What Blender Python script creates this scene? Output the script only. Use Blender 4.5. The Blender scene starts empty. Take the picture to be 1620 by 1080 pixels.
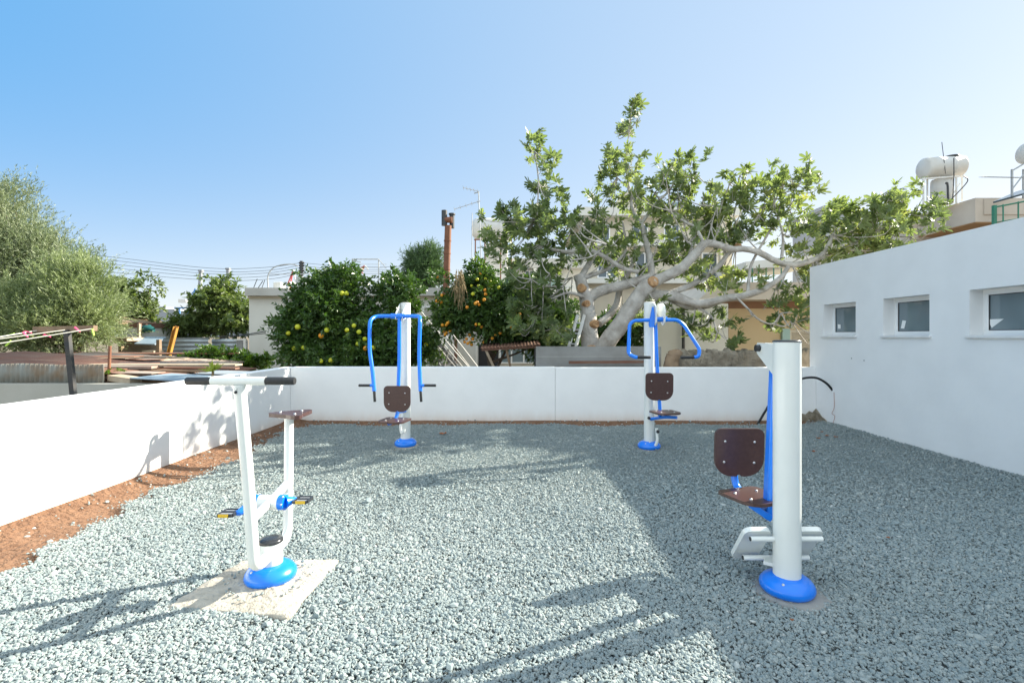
import bpy, math, random
import numpy as np
from mathutils import Vector
R = math.radians
random.seed(7)
rng = np.random.default_rng(11)
C = bpy.context.scene.collection

# ---------------------------------------------------------------- camera, world, sun, exposure
F, VX, VY, EH = 770.0, 820.0, 531.0, 1.55          # focal length in photo pixels, level eye point, eye height
cam_d = bpy.data.cameras.new('camera')
cam_d.sensor_width = 36; cam_d.lens = 36 * F / 1620
cam_d.shift_x = -(VX - 810) / 1620; cam_d.shift_y = -(540 - VY) / 1620
cam_d.clip_start = .05; cam_d.clip_end = 6000
cam = bpy.data.objects.new('camera', cam_d); C.objects.link(cam)
cam.location = (0, 0, EH); cam.rotation_euler = (R(90), 0, 0)
bpy.context.scene.camera = cam
SKYK, SKYFILL = 3.5, 5.7
SUN_E, SUN_A = R(30), R(64)                        # azimuth measured from +Y towards +X
w = bpy.data.worlds.new('World'); bpy.context.scene.world = w; w.use_nodes = True
nt = w.node_tree; bg = nt.nodes['Background']
sky = nt.nodes.new('ShaderNodeTexSky'); sky.sky_type = 'NISHITA'; sky.sun_disc = False
sky.sun_elevation = SUN_E; sky.sun_rotation = SUN_A
sky.air_density = 1.0; sky.dust_density = 0.6; sky.ozone_density = 1.6
bg.inputs[1].default_value = 0.10
# the sky: Nishita, whitened by haze towards the sun and the horizon, plus an added pale veil, out of frame overhead and behind, brightening shaded walls
def wn(kind, op=None, *ins, **kw):
    n = nt.nodes.new(kind)
    if op: n.operation = op
    for i, v in enumerate(ins):
        if v is None: continue
        if hasattr(v, 'is_output'): nt.links.new(v, n.inputs[i])
        else: n.inputs[i].default_value = v
    return n
SV = (math.cos(SUN_E) * math.sin(SUN_A), math.cos(SUN_E) * math.cos(SUN_A), math.sin(SUN_E))
tcw = nt.nodes.new('ShaderNodeTexCoord'); dirn = wn('ShaderNodeVectorMath', 'NORMALIZE', tcw.outputs['Generated']).outputs[0]
sep = nt.nodes.new('ShaderNodeSeparateXYZ'); nt.links.new(dirn, sep.inputs[0])
dots = wn('ShaderNodeVectorMath', 'DOT_PRODUCT', dirn, SV).outputs['Value']
za = wn('ShaderNodeMath', 'MAXIMUM', sep.outputs[2], 0.0).outputs[0]
ex = wn('ShaderNodeMath', 'EXPONENT', wn('ShaderNodeMath', 'MULTIPLY', za, -1 / .16).outputs[0]).outputs[0]
hz = wn('ShaderNodeMath', 'MULTIPLY_ADD', dots, .46, .135).outputs[0]
hz = wn('ShaderNodeMath', 'MULTIPLY_ADD', ex, 1.08, hz).outputs[0]
hz = wn('ShaderNodeMath', 'MINIMUM', wn('ShaderNodeMath', 'MAXIMUM', hz, .05).outputs[0], .85).outputs[0]
comb = nt.nodes.new('ShaderNodeCombineXYZ'); nt.links.new(hz, comb.inputs[0])
nt.links.new(wn('ShaderNodeMath', 'MULTIPLY_ADD', hz, .62, .388).outputs[0], comb.inputs[1])
nt.links.new(wn('ShaderNodeMath', 'MULTIPLY_ADD', hz, .07, .905).outputs[0], comb.inputs[2])
hazy = wn('ShaderNodeVectorMath', 'SCALE', comb.outputs[0]); hazy.inputs['Scale'].default_value = SKYK
m1 = nt.nodes.new('ShaderNodeMix'); m1.data_type = 'RGBA'; m1.inputs[0].default_value = .90
nt.links.new(sky.outputs[0], m1.inputs[6]); nt.links.new(hazy.outputs[0], m1.inputs[7])
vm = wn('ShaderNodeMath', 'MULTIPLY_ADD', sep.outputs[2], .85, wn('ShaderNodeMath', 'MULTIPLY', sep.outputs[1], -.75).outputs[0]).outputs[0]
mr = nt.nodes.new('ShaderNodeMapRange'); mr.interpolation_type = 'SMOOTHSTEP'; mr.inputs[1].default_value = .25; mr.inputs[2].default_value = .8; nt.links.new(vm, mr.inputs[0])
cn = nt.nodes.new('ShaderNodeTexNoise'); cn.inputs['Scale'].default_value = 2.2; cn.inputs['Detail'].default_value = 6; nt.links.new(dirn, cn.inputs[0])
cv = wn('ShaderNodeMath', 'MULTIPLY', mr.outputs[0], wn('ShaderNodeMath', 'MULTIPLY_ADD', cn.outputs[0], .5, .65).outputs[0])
m2 = nt.nodes.new('ShaderNodeMix'); m2.data_type = 'RGBA'; nt.links.new(cv.outputs[0], m2.inputs[0]); nt.links.new(m1.outputs[2], m2.inputs[6]); m2.inputs[7].default_value = (*[c * SKYFILL for c in (.82, .93, 1.0)], 1)
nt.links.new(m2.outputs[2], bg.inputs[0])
sd = bpy.data.lights.new('sun', 'SUN'); sd.energy = 4.9; sd.angle = R(.5); sd.color = (1, .93, .79)
so = bpy.data.objects.new('sun', sd); C.objects.link(so)
sv = Vector((math.cos(SUN_E) * math.sin(SUN_A), math.cos(SUN_E) * math.cos(SUN_A), math.sin(SUN_E)))
so.rotation_euler = sv.to_track_quat('Z', 'Y').to_euler()
vs = bpy.context.scene.view_settings
vs.view_transform = 'Standard'; vs.look = 'None'; vs.gamma = 1; vs.exposure = 1.5

def P(x, y, Y):                                    # photo pixel at a real distance -> world point
    return Vector(((x - VX) / F * Y, Y, EH - (y - VY) / F * Y))
def SX(px, Y): return px / F * Y

# ---------------------------------------------------------------- materials
def mat(name, col, rough=.6, metal=0, noise=None, bump=None, attr=None, coat=0, spec=.5, coords='Object'):
    """noise=(scale, colour2, amount[, detail]); bump=(scale, strength, distance); attr=list of (pos, colour) over the per-item attribute"""
    m = bpy.data.materials.new(name); m.use_nodes = True
    t = m.node_tree; b = t.nodes['Principled BSDF']; L = t.links.new
    b.inputs['Roughness'].default_value = rough; b.inputs['Metallic'].default_value = metal
    b.inputs['Coat Weight'].default_value = coat; b.inputs['Specular IOR Level'].default_value = spec
    b.inputs['Base Color'].default_value = (*col, 1)
    src = None
    tc = t.nodes.new('ShaderNodeTexCoord')
    if attr:
        a = t.nodes.new('ShaderNodeAttribute'); a.attribute_name = 'rnd'
        r = t.nodes.new('ShaderNodeValToRGB')
        while len(r.color_ramp.elements) < len(attr): r.color_ramp.elements.new(.5)
        for e, (p, c) in zip(r.color_ramp.elements, attr): e.position = p; e.color = (*c, 1)
        L(a.outputs['Fac'], r.inputs[0]); src = r.outputs[0]
    if noise:
        sc, c2, amt = noise[:3]
        n = t.nodes.new('ShaderNodeTexNoise'); n.inputs['Scale'].default_value = sc
        n.inputs['Detail'].default_value = noise[3] if len(noise) > 3 else 5
        L(tc.outputs[coords], n.inputs[0])
        r = t.nodes.new('ShaderNodeMapRange'); r.inputs[1].default_value = .38; r.inputs[2].default_value = .68
        r.inputs[4].default_value = amt
        L(n.outputs[0], r.inputs[0])
        mx = t.nodes.new('ShaderNodeMix'); mx.data_type = 'RGBA'
        mx.inputs[6].default_value = (*col, 1); mx.inputs[7].default_value = (*c2, 1)
        if src: L(src, mx.inputs[6])
        L(r.outputs[0], mx.inputs[0]); src = mx.outputs[2]
    if src: L(src, b.inputs['Base Color'])
    if bump:
        n = t.nodes.new('ShaderNodeTexNoise'); n.inputs['Scale'].default_value = bump[0]; n.inputs['Detail'].default_value = 6
        L(tc.outputs[coords], n.inputs[0])
        bm = t.nodes.new('ShaderNodeBump'); bm.inputs['Strength'].default_value = bump[1]; bm.inputs['Distance'].default_value = bump[2]
        L(n.outputs[0], bm.inputs['Height']); L(bm.outputs[0], b.inputs['Normal'])
    return m

def leafmat(name, ramp, transl, tcol, rough=.45, spec=.5):
    m = mat(name, (1, 1, 1), rough, attr=ramp, spec=spec)
    t = m.node_tree; b = t.nodes['Principled BSDF']; out = t.nodes['Material Output']; L = t.links.new
    tr = t.nodes.new('ShaderNodeBsdfTranslucent')
    mul = t.nodes.new('ShaderNodeMix'); mul.data_type = 'RGBA'; mul.blend_type = 'MULTIPLY'; mul.inputs[0].default_value = 1
    r = [n for n in t.nodes if n.type == 'VALTORGB'][0]
    L(r.outputs[0], mul.inputs[6]); mul.inputs[7].default_value = (*tcol, 1)
    L(mul.outputs[2], tr.inputs[0])
    mx = t.nodes.new('ShaderNodeMixShader'); mx.inputs[0].default_value = transl
    L(b.outputs[0], mx.inputs[1]); L(tr.outputs[0], mx.inputs[2]); L(mx.outputs[0], out.inputs[0])
    return m

def wallpaint(name, col, dirt, h0, h1, rough=.85, streak=0.0):
    """painted plaster, soil splashed along its foot between heights h0 and h1"""
    m = mat(name, col, rough, noise=(2.3, tuple(c * .94 for c in col), .8, 9), bump=(18, .16, .01), coords='Object')
    t = m.node_tree; b = t.nodes['Principled BSDF']; L = t.links.new
    base = b.inputs['Base Color'].links[0].from_socket
    g = t.nodes.new('ShaderNodeNewGeometry'); sp = t.nodes.new('ShaderNodeSeparateXYZ'); L(g.outputs['Position'], sp.inputs[0])
    n = t.nodes.new('ShaderNodeTexNoise'); n.inputs['Scale'].default_value = 5; n.inputs['Detail'].default_value = 8; n.inputs['Roughness'].default_value = .7
    mp = t.nodes.new('ShaderNodeMapping'); mp.inputs['Scale'].default_value = (1, 1, .35); L(g.outputs['Position'], mp.inputs[0]); L(mp.outputs[0], n.inputs[0])
    mr = t.nodes.new('ShaderNodeMapRange'); mr.inputs[1].default_value = h1; mr.inputs[2].default_value = h0
    L(sp.outputs[2], mr.inputs[0])
    mu = t.nodes.new('ShaderNodeMath'); mu.operation = 'MULTIPLY_ADD'; L(n.outputs[0], mu.inputs[0]); mu.inputs[1].default_value = 1.1; mu.inputs[2].default_value = -.55
    ad = t.nodes.new('ShaderNodeMath'); ad.operation = 'ADD'; L(mr.outputs[0], ad.inputs[0]); L(mu.outputs[0], ad.inputs[1])
    pw = t.nodes.new('ShaderNodeMath'); pw.operation = 'MULTIPLY'; pw.use_clamp = True; L(ad.outputs[0], pw.inputs[0]); L(mr.outputs[0], pw.inputs[1])
    mx = t.nodes.new('ShaderNodeMix'); mx.data_type = 'RGBA'; L(pw.outputs[0], mx.inputs[0]); L(base, mx.inputs[6]); mx.inputs[7].default_value = (*dirt, 1)
    L(mx.outputs[2], b.inputs['Base Color'])
    return m

M = {}
M['wall'] = wallpaint('white_wall_paint', (.85, .85, .84), (.55, .40, .28), -.08, .27)
M['bwall'] = wallpaint('building_paint', (.85, .85, .84), (.62, .6, .56), .0, .12)
M['roofslab'] = mat('roof_concrete', (.5, .49, .46), .9, noise=(3, (.38, .37, .35), .8))
M['white'] = mat('machine_white_enamel', (.74, .765, .74), .28, coat=.3, noise=(6, (.70, .72, .69), .5), bump=(220, .05, .001))
M['blue'] = mat('machine_blue_enamel', (.003, .20, .84), .3, coat=.3, noise=(9, (.003, .17, .76), .6), bump=(200, .05, .001))
M['board'] = mat('brown_board', (.062, .030, .027), .32, noise=(40, (.082, .043, .038), .6))
M['rubber'] = mat('black_rubber', (.018, .019, .021), .5, noise=(60, (.03, .03, .03), .6))
M['cap'] = mat('black_cap_plastic', (.03, .032, .036), .25)
M['steel'] = mat('bolt_steel', (.62, .62, .62), .3, .9)
M['amber'] = mat('amber_reflector', (.65, .42, .02), .3)
M['clear'] = mat('pedal_alloy', (.55, .56, .58), .35, .6)
M['gravel'] = mat('gravel_stone', (.4, .4, .4), .9, spec=.25, attr=[(0, (.15, .195, .205)), (.25, (.215, .265, .275)), (.6, (.28, .32, .315)), (.9, (.36, .388, .37)), (1, (.54, .55, .52))], noise=(60, (.25, .30, .30), .3))
M['gravelbed'] = mat('gravel_bed', (.175, .21, .215), .95, noise=(90, (.32, .34, .31), .9, 8), bump=(90, 1, .02))
M['soil'] = mat('red_soil', (.225, .12, .066), .95, noise=(9, (.14, .065, .032), .8, 9), bump=(22, 1, .09))
M['yard'] = mat('yard_earth', (.17, .13, .09), .95, noise=(1.2, (.10, .09, .05), .8, 9), bump=(8, .6, .05))
M['slab'] = mat('mortar_slab', (.46, .425, .36), .95, noise=(14, (.31, .28, .23), .8, 9), bump=(35, .8, .02))
M['cream'] = mat('cream_plaster', (.62, .56, .45), .9, noise=(1.5, (.55, .50, .41), .7), bump=(40, .2, .005))
M['houseW'] = mat('house_plaster', (.70, .69, .64), .9, noise=(.9, (.60, .58, .52), .7, 8), bump=(40, .2, .005))
M['parapet'] = mat('parapet_concrete', (.50, .49, .46), .9, noise=(1.4, (.40, .39, .36), .8, 8))
M['ochre'] = mat('ochre_plaster', (.60, .47, .29), .9, noise=(1.1, (.55, .42, .25), .6))
M['brownband'] = mat('brown_lintel', (.27, .15, .09), .9, noise=(2, (.2, .11, .07), .7))
M['tan'] = mat('tan_concrete', (.56, .50, .43), .9, noise=(.7, (.40, .34, .28), .8, 8))
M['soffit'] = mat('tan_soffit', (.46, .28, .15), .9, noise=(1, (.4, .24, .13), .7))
M['block'] = mat('grey_render', (.30, .30, .29), .95, noise=(3, (.22, .215, .2), .8, 8), bump=(30, .5, .01))
M['rubble'] = mat('rubble_mortar', (.30, .26, .20), .95, noise=(5, (.17, .14, .10), .9, 9), bump=(14, 1, .06))
M['rust'] = mat('rusty_sheet', (.20, .115, .08), .85, noise=(2.5, (.17, .07, .045), .9, 9), bump=(20, .4, .01))
M['rustpipe'] = mat('rusty_steel_pipe', (.23, .10, .055), .8, noise=(4, (.16, .06, .035), .9, 9), bump=(30, .4, .01))
M['rustpale'] = mat('weathered_sheet', (.36, .30, .25), .8, noise=(2, (.22, .14, .10), .9, 9), bump=(20, .3, .01))
M['zinc'] = mat('galvanised_sheet', (.42, .46, .48), .45, .35, noise=(3, (.30, .33, .35), .8, 8))
M['zincold'] = mat('old_galvanised_sheet', (.25, .255, .23), .8, .1, noise=(4, (.22, .15, .09), .9, 9))
M['blueplate'] = mat('pale_blue_sheet', (.22, .28, .33), .6, noise=(3, (.25, .33, .38), .8))
M['beige'] = mat('beige_wall', (.46, .45, .40), .9, noise=(2, (.40, .39, .34), .8, 8), bump=(40, .3, .005))
M['wood'] = mat('weathered_wood', (.30, .21, .13), .85, noise=(6, (.18, .12, .08), .9, 8), bump=(30, .5, .01))
M['woodpale'] = mat('pale_wood', (.46, .38, .28), .85, noise=(6, (.34, .26, .18), .9, 8), bump=(30, .5, .01))
M['yellow'] = mat('yellow_painted_beam', (.48, .25, .04), .7, noise=(7, (.35, .16, .04), .8))
M['darkmetal'] = mat('dark_metal', (.045, .05, .055), .5, .4, noise=(9, (.09, .08, .07), .7))
M['greym'] = mat('grey_metal', (.42, .43, .43), .5, .4, noise=(9, (.3, .3, .3), .6))
M['whitem'] = mat('white_painted_metal', (.72, .72, .70), .45, noise=(4, (.6, .55, .45), .5))
M['tank'] = mat('white_tank', (.60, .60, .58), .6, noise=(1.6, (.46, .40, .32), .5, 8))
M['green'] = mat('green_painted_rail', (.03, .17, .11), .5, noise=(8, (.02, .2, .12), .6))
M['mint'] = mat('mint_glass', (.30, .45, .42), .3)
M['teal'] = mat('teal_tarpaulin', (.004, .09, .085), .6, noise=(5, (.005, .1, .1), .6))
M['dark'] = mat('dark_interior', (.02, .022, .025), .8, noise=(3, (.035, .035, .035), .6))
M['navy'] = mat('navy_cover', (.012, .016, .03), .7, noise=(3, (.02, .025, .04), .6))
M['pvc'] = mat('window_frame_white', (.82, .82, .81), .35)
M['stone_sill'] = mat('white_stone_sill', (.76, .76, .75), .5, noise=(8, (.66, .66, .66), .6))
M['glass'] = mat('frosted_pane', (.20, .25, .27), .07, spec=.8, noise=(1.4, (.12, .16, .175), .8, 2))
M['wglass'] = mat('dark_window', (.10, .13, .15), .15)
M['paper'] = mat('paper_sticker', (.80, .80, .78), .7)
M['hose'] = mat('black_hose', (.012, .012, .013), .35)
M['string'] = mat('pink_string', (.45, .22, .18), .8)
M['moss'] = mat('wall_patch', (.20, .17, .115), .95, noise=(14, (.38, .34, .27), .8, 8), bump=(30, 1, .03))
M['orange'] = mat('orange_peel', (.70, .27, .02), .45, bump=(90, .2, .002), noise=(3, (.72, .38, .02), .5))
M['lime'] = mat('green_citrus_peel', (.50, .55, .03), .45, bump=(90, .2, .002), noise=(3, (.62, .50, .02), .5))
M['crane'] = mat('blue_crane_paint', (.10, .25, .55), .6)
M['palegrey'] = mat('pale_grey_steel', (.30, .32, .35), .6)
M['redwhite'] = mat('red_crane_paint', (.55, .10, .10), .6)
M['figbark'] = mat('fig_bark', (.52, .49, .45), .85, noise=(5, (.30, .27, .235), .9, 9), bump=(24, .8, .03))
M['bark'] = mat('brown_bark', (.13, .10, .075), .9, noise=(7, (.07, .055, .04), .9, 9), bump=(30, .8, .03))
M['cut'] = mat('sawn_wood', (.50, .30, .15), .85, noise=(12, (.25, .13, .06), .9, 6))
M['deadleaf'] = mat('dry_leaf', (.36, .13, .05), .8, noise=(20, (.22, .09, .04), .8))
M['strawm'] = mat('dry_frond', (.26, .20, .10), .8, noise=(15, (.3, .2, .1), .8))
M['pink'] = mat('pink_peg', (.75, .10, .22), .5); M['limeg'] = mat('lime_peg', (.40, .65, .08), .5); M['cord'] = mat('pale_cord', (.62, .60, .52), .7)
M['terra'] = mat('grey_pot', (.16, .16, .17), .7, noise=(9, (.1, .1, .1), .6))
M['figleaf'] = leafmat('fig_leaf', [(0, (.065, .10, .045)), (.45, (.13, .175, .075)), (.8, (.20, .25, .10)), (1, (.28, .29, .12))], .42, (1.7, 1.75, .95), .5)
M['citrusleaf'] = leafmat('citrus_leaf', [(0, (.03, .065, .018)), (.6, (.065, .125, .03)), (.92, (.13, .20, .04)), (1, (.16, .24, .03))], .22, (1.8, 2.0, .7), .34)
M['oliveleaf'] = leafmat('olive_leaf', [(0, (.07, .10, .05)), (.5, (.17, .21, .115)), (1, (.35, .385, .25))], .25, (1.4, 1.5, .9), .5)
M['oliveleafpale'] = leafmat('pale_olive_leaf', [(0, (.10, .14, .06)), (.5, (.21, .26, .12)), (1, (.38, .43, .24))], .3, (1.4, 1.5, .9), .5)
M['pineleaf'] = leafmat('pine_needles', [(0, (.05, .09, .04)), (1, (.13, .21, .08))], .15, (1.4, 1.6, .8), .6)
M['loquat'] = leafmat('broad_leaf', [(0, (.065, .095, .035)), (.5, (.13, .18, .06)), (.9, (.19, .23, .10)), (1, (.34, .34, .18))], .3, (1.7, 1.8, .8), .4)
M['rosette'] = leafmat('rosette_leaf', [(0, (.16, .24, .04)), (1, (.45, .50, .10))], .35, (1.3, 1.3, .7), .4)
M['shrubleaf'] = leafmat('shrub_leaf', [(0, (.03, .07, .012)), (1, (.12, .20, .03))], .3, (1.6, 1.8, .6), .4)

# ---------------------------------------------------------------- mesh builder
def frame_of(d):
    d = Vector(d).normalized()
    a = Vector((0, 0, 1)) if abs(d.z) < .93 else Vector((0, 1, 0))
    u = d.cross(a).normalized(); return u, u.cross(d).normalized()
def crom(pts, n):
    """Catmull-Rom through (point, radius) list"""
    P_ = [Vector(p) for p, r in pts]; r_ = [r for p, r in pts]; out = []
    for i in range(len(P_) - 1):
        p0 = P_[i - 1] if i else P_[0] * 2 - P_[1]; p1 = P_[i]; p2 = P_[i + 1]
        p3 = P_[i + 2] if i + 2 < len(P_) else P_[i + 1] * 2 - P_[i]
        for k in range(n):
            t = k / n
            out.append((.5 * ((2 * p1) + (p2 - p0) * t + (2 * p0 - 5 * p1 + 4 * p2 - p3) * t * t + (3 * p1 - p0 - 3 * p2 + p3) * t ** 3), r_[i] * (1 - t) + r_[i + 1] * t))
    out.append((P_[-1], r_[-1])); return out
class MB:
    def __init__(s): s.v = []; s.f = []; s.s = []
    def add(s, vs_, fs, smooth=False):
        b = len(s.v); s.v += [Vector(q) for q in vs_]
        for f in fs: s.f.append([b + i for i in f]); s.s.append(smooth)
        return s
    def box(s, x0, x1, y0, y1, z0, z1):
        return s.hexa([(x, y, z) for z in (z0, z1) for (x, y) in ((x0, y0), (x1, y0), (x1, y1), (x0, y1))])
    def hexa(s, q): return s.add(q, [(3, 2, 1, 0), (4, 5, 6, 7), (0, 1, 5, 4), (1, 2, 6, 5), (2, 3, 7, 6), (3, 0, 4, 7)])
    def obox(s, c, u, v, n, a, b, h):
        """box centred c with half sizes a,b,h along unit axes u,v,n"""
        c = Vector(c); u = Vector(u) * a; v = Vector(v) * b; n = Vector(n) * h
        return s.hexa([c - u - v - n, c + u - v - n, c + u + v - n, c - u + v - n, c - u - v + n, c + u - v + n, c + u + v + n, c - u + v + n])
    def bar(s, a, b, w, t):
        a, b = Vector(a), Vector(b); d = (b - a); L = d.length; d.normalize(); u, v = frame_of(d)
        return s.obox((a + b) / 2, u, v, d, w / 2, t / 2, L / 2)
    def sweep(s, pts, sides=12, caps=True, wob=0):
        """pts list of (Vector, radius) -> smooth tube"""
        n = len(pts); rings = []; up = None
        for i, (p, r) in enumerate(pts):
            d = (pts[min(i + 1, n - 1)][0] - pts[max(i - 1, 0)][0])
            if d.length < 1e-9: d = Vector((0, 0, 1))
            d.normalize()
            if up is None: u, v = frame_of(d)
            else:
                u = (up - d * up.dot(d)); u = u.normalized() if u.length > 1e-6 else frame_of(d)[0]
                v = u.cross(d)
            up = u
            ring = []
            for k in range(sides):
                a = 2 * math.pi * k / sides
                rr = r * (1 + (wob * math.sin(3 * a + i * .9) + wob * .6 * math.sin(5 * a - i * 1.7) if wob else 0))
                ring.append(p + (u * math.cos(a) + v * math.sin(a)) * rr)
            rings.append(ring)
        vs_ = [q for r in rings for q in r]; fs = []
        for i in range(n - 1):
            for k in range(sides):
                a, b = i * sides + k, i * sides + (k + 1) % sides
                fs.append((a, a + sides, b + sides, b))
        s.add(vs_, fs, True)
        if caps: s.add(rings[0], [tuple(range(sides))]); s.add(rings[-1], [tuple(reversed(range(sides)))])
        return s
    def tube(s, pts, r, sides=12, n=6):
        pts = [Vector(p) for p in pts]
        q = crom([(p, r) for p in pts], n) if len(pts) > 2 else [(p, r) for p in pts]
        return s.sweep(q, sides)
    def poly(s, pts, r, sides=12, bend=.05):
        """tube with straight runs and rounded corners of radius ~bend"""
        pts = [Vector(p) for p in pts]; q = [(pts[0], r)]
        for i in range(1, len(pts) - 1):
            a = (pts[i - 1] - pts[i]); b = (pts[i + 1] - pts[i]); m = min(bend, a.length * .48, b.length * .48)
            A = pts[i] + a.normalized() * m; B = pts[i] + b.normalized() * m
            for k in range(7):
                t = k / 6; q.append((A * (1 - t) ** 2 + pts[i] * 2 * t * (1 - t) + B * t * t, r))
        q.append((pts[-1], r)); return s.sweep(q, sides)
    def lathe(s, c, prof, sides=32, axis=(0, 0, 1), cap=True):
        c = Vector(c); d = Vector(axis).normalized(); u, v = frame_of(d)
        for (r0, h0), (r1, h1), sm in [(prof[i], prof[i + 1], prof[i + 1][2] if len(prof[i + 1]) > 2 else True) if False else (prof[i][:2], prof[i + 1][:2], True) for i in range(len(prof) - 1)]:
            pass
        vs_ = []; fs = []
        for (r, h) in prof:
            for k in range(sides):
                a = 2 * math.pi * k / sides; vs_.append(c + d * h + (u * math.cos(a) + v * math.sin(a)) * r)
        for i in range(len(prof) - 1):
            for k in range(sides):
                a, b = i * sides + k, i * sides + (k + 1) % sides
                fs.append((a, b, b + sides, a + sides))
        s.add(vs_, fs, True)
        if cap:
            s.add(vs_[:sides], [tuple(reversed(range(sides)))]); s.add(vs_[-sides:], [tuple(range(sides))])
        return s
    def cyl(s, a, b, r, sides=20): return s.sweep([(Vector(a), r), (Vector(b), r)], sides)
    def prism(s, o, u, v, n, pts, th):
        """2D outline pts in plane (u,v) at o, thickness th centred along n"""
        o, u, v, n = Vector(o), Vector(u), Vector(v), Vector(n); k = len(pts)
        a = [o + u * x + v * y - n * th / 2 for x, y in pts]; b = [q + n * th for q in a]
        s.add(a, [tuple(reversed(range(k)))]); s.add(b, [tuple(range(k))])
        s.add(a + b, [(i, (i + 1) % k, k + (i + 1) % k, k + i) for i in range(k)])
        return s
    def ball(s, c, r, seg=10, sq=1):
        c = Vector(c); vs_ = []; fs = []; rg = seg // 2 + 1
        for i in range(rg + 1):
            t = math.pi * i / rg
            for k in range(seg):
                a = 2 * math.pi * k / seg
                vs_.append(c + Vector((math.sin(t) * math.cos(a), math.sin(t) * math.sin(a), math.cos(t) * sq)) * r)
        for i in range(rg):
            for k in range(seg):
                a, b = i * seg + k, i * seg + (k + 1) % seg
                fs.append((a, a + seg, b + seg, b))
        return s.add(vs_, fs, True)
    def build(s, name, m, parent=None, bevel=0):
        off = parent_off(parent)
        me = bpy.data.meshes.new(name)
        me.from_pydata([tuple(q - off) for q in s.v], [], s.f)
        me.polygons.foreach_set('use_smooth', s.s); me.materials.append(M[m]); me.update()
        o = bpy.data.objects.new(name, me); C.objects.link(o); o.parent = parent
        if bevel:
            b = o.modifiers.new('bevel', 'BEVEL'); b.width = bevel; b.segments = 2; b.limit_method = 'ANGLE'; b.angle_limit = R(40)
        return o
def parent_off(p):
    o = Vector((0, 0, 0))
    while p is not None: o = o + p.location; p = p.parent
    return o
def tag(o, label=None, cat=None, group=None, kind=None):
    if label: o['label'] = label
    if cat: o['category'] = cat
    if group: o['group'] = group
    if kind: o['kind'] = kind
    return o
def thing(name, loc, label, cat, group=None):
    o = bpy.data.objects.new(name, None); o.empty_display_size = .1; C.objects.link(o); o.location = loc
    return tag(o, label, cat, group)
X, Yv, Z = Vector((1, 0, 0)), Vector((0, 1, 0)), Vector((0, 0, 1))

def npmesh(name, V, Fc, m, parent=None, rnd=None, smooth=False, check=True):
    """fast mesh from numpy: V (n,3), Fc (m,k); rnd (n,) per-point value"""
    off = parent_off(parent)
    V = (V - np.array(off)).astype(np.float32)
    me = bpy.data.meshes.new(name); k = Fc.shape[1]
    me.vertices.add(len(V)); me.vertices.foreach_set('co', V.ravel())
    me.loops.add(Fc.size); me.loops.foreach_set('vertex_index', Fc.ravel().astype(np.int32))
    me.polygons.add(len(Fc)); me.polygons.foreach_set('loop_start', np.arange(0, Fc.size, k, dtype=np.int32))
    me.polygons.foreach_set('use_smooth', np.full(len(Fc), smooth))
    if rnd is not None:
        a = me.attributes.new('rnd', 'FLOAT', 'POINT'); a.data.foreach_set('value', rnd.astype(np.float32))
    me.materials.append(M[m]); me.update(calc_edges=True)
    if check: me.validate()
    o = bpy.data.objects.new(name, me); C.objects.link(o); o.parent = parent
    return o
def nrm(a): return a / np.maximum(np.linalg.norm(a, axis=1, keepdims=True), 1e-9)

# ---------------------------------------------------------------- ground
def gz(x, y):                                      # surface of the gravel
    return .018 * np.sin(x * 1.7 + y * .6) * np.sin(y * 1.3 - x * .4) + .008 * np.sin(x * 5.1 + 1) * np.sin(y * 4.3) + .004 * np.sin(x * 13.1 + y * 3) * np.sin(y * 11.3 - x * 2) + .07 * np.clip((x - 4.5) / .85, 0, 1) ** 2
def left_edge(y):
    return -3.30 - .045 * y + .07 * np.sin(y * 2.3) + .04 * np.sin(y * 6.1 + 1) + .05 * np.sin(y * 13.7)
def back_edge(x):
    return 8.46 + .035 * np.sin(x * 3.1) + .03 * np.sin(x * 8.3 + 2)
def sbank(x, y): return .085 * np.clip((LW + .30 - x) / .30, 0, 1) ** 1.5 + .07 * np.clip((y - 8.46) / .2, 0, 1)
LW, BW, RW = -4.08, 8.71, 5.33                     # wall faces
mb = MB(); mb.box(-900, 900, -30, 3000, -3, -.06)
tag(mb.build('ground', 'yard'), kind='structure', label='bare earth of the surrounding yards and land')
nx, ny = 60, 60
gx = np.linspace(LW, RW, nx); gy = np.linspace(-3, BW + .01, ny); GX, GY = np.meshgrid(gx, gy)
GZ = -.035 + .015 * np.sin(GX * 3) * np.sin(GY * 2.2) * (GX < 5)
GZ = GZ + sbank(GX, GY) - .06 * np.clip((GX - left_edge(GY) - .02) / .25, 0, 1) * (GY < 8.3)
V = np.stack([GX.ravel(), GY.ravel(), GZ.ravel()], 1)
idx = np.arange(nx * ny).reshape(ny, nx)
FQ = np.stack([idx[:-1, :-1].ravel(), idx[:-1, 1:].ravel(), idx[1:, 1:].ravel(), idx[1:, :-1].ravel()], 1)
tag(npmesh('soil', V, FQ, 'soil', smooth=True), kind='structure', label='red brown soil strip along the foot of the white walls')
# bed under the stones
ys = np.linspace(-3, 1, 170); rows = []
gyb = np.linspace(-3, 8.44, 150)
Vb = []
for y in gyb:
    xs = np.linspace(left_edge(y) + .03, RW, 90)
    Vb.append(np.stack([xs, np.minimum(np.full(90, y), back_edge(xs) - .03), gz(xs, y) - .018 + rng.normal(0, .003, 90)], 1))
Vb = np.concatenate(Vb); idx = np.arange(150 * 90).reshape(150, 90)
FQ = np.stack([idx[:-1, :-1].ravel(), idx[:-1, 1:].ravel(), idx[1:, 1:].ravel(), idx[1:, :-1].ravel()], 1)
tag(npmesh('gravel_bed', Vb, FQ, 'gravelbed', smooth=True), kind='structure', label='packed fines under the loose grey gravel')

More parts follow.
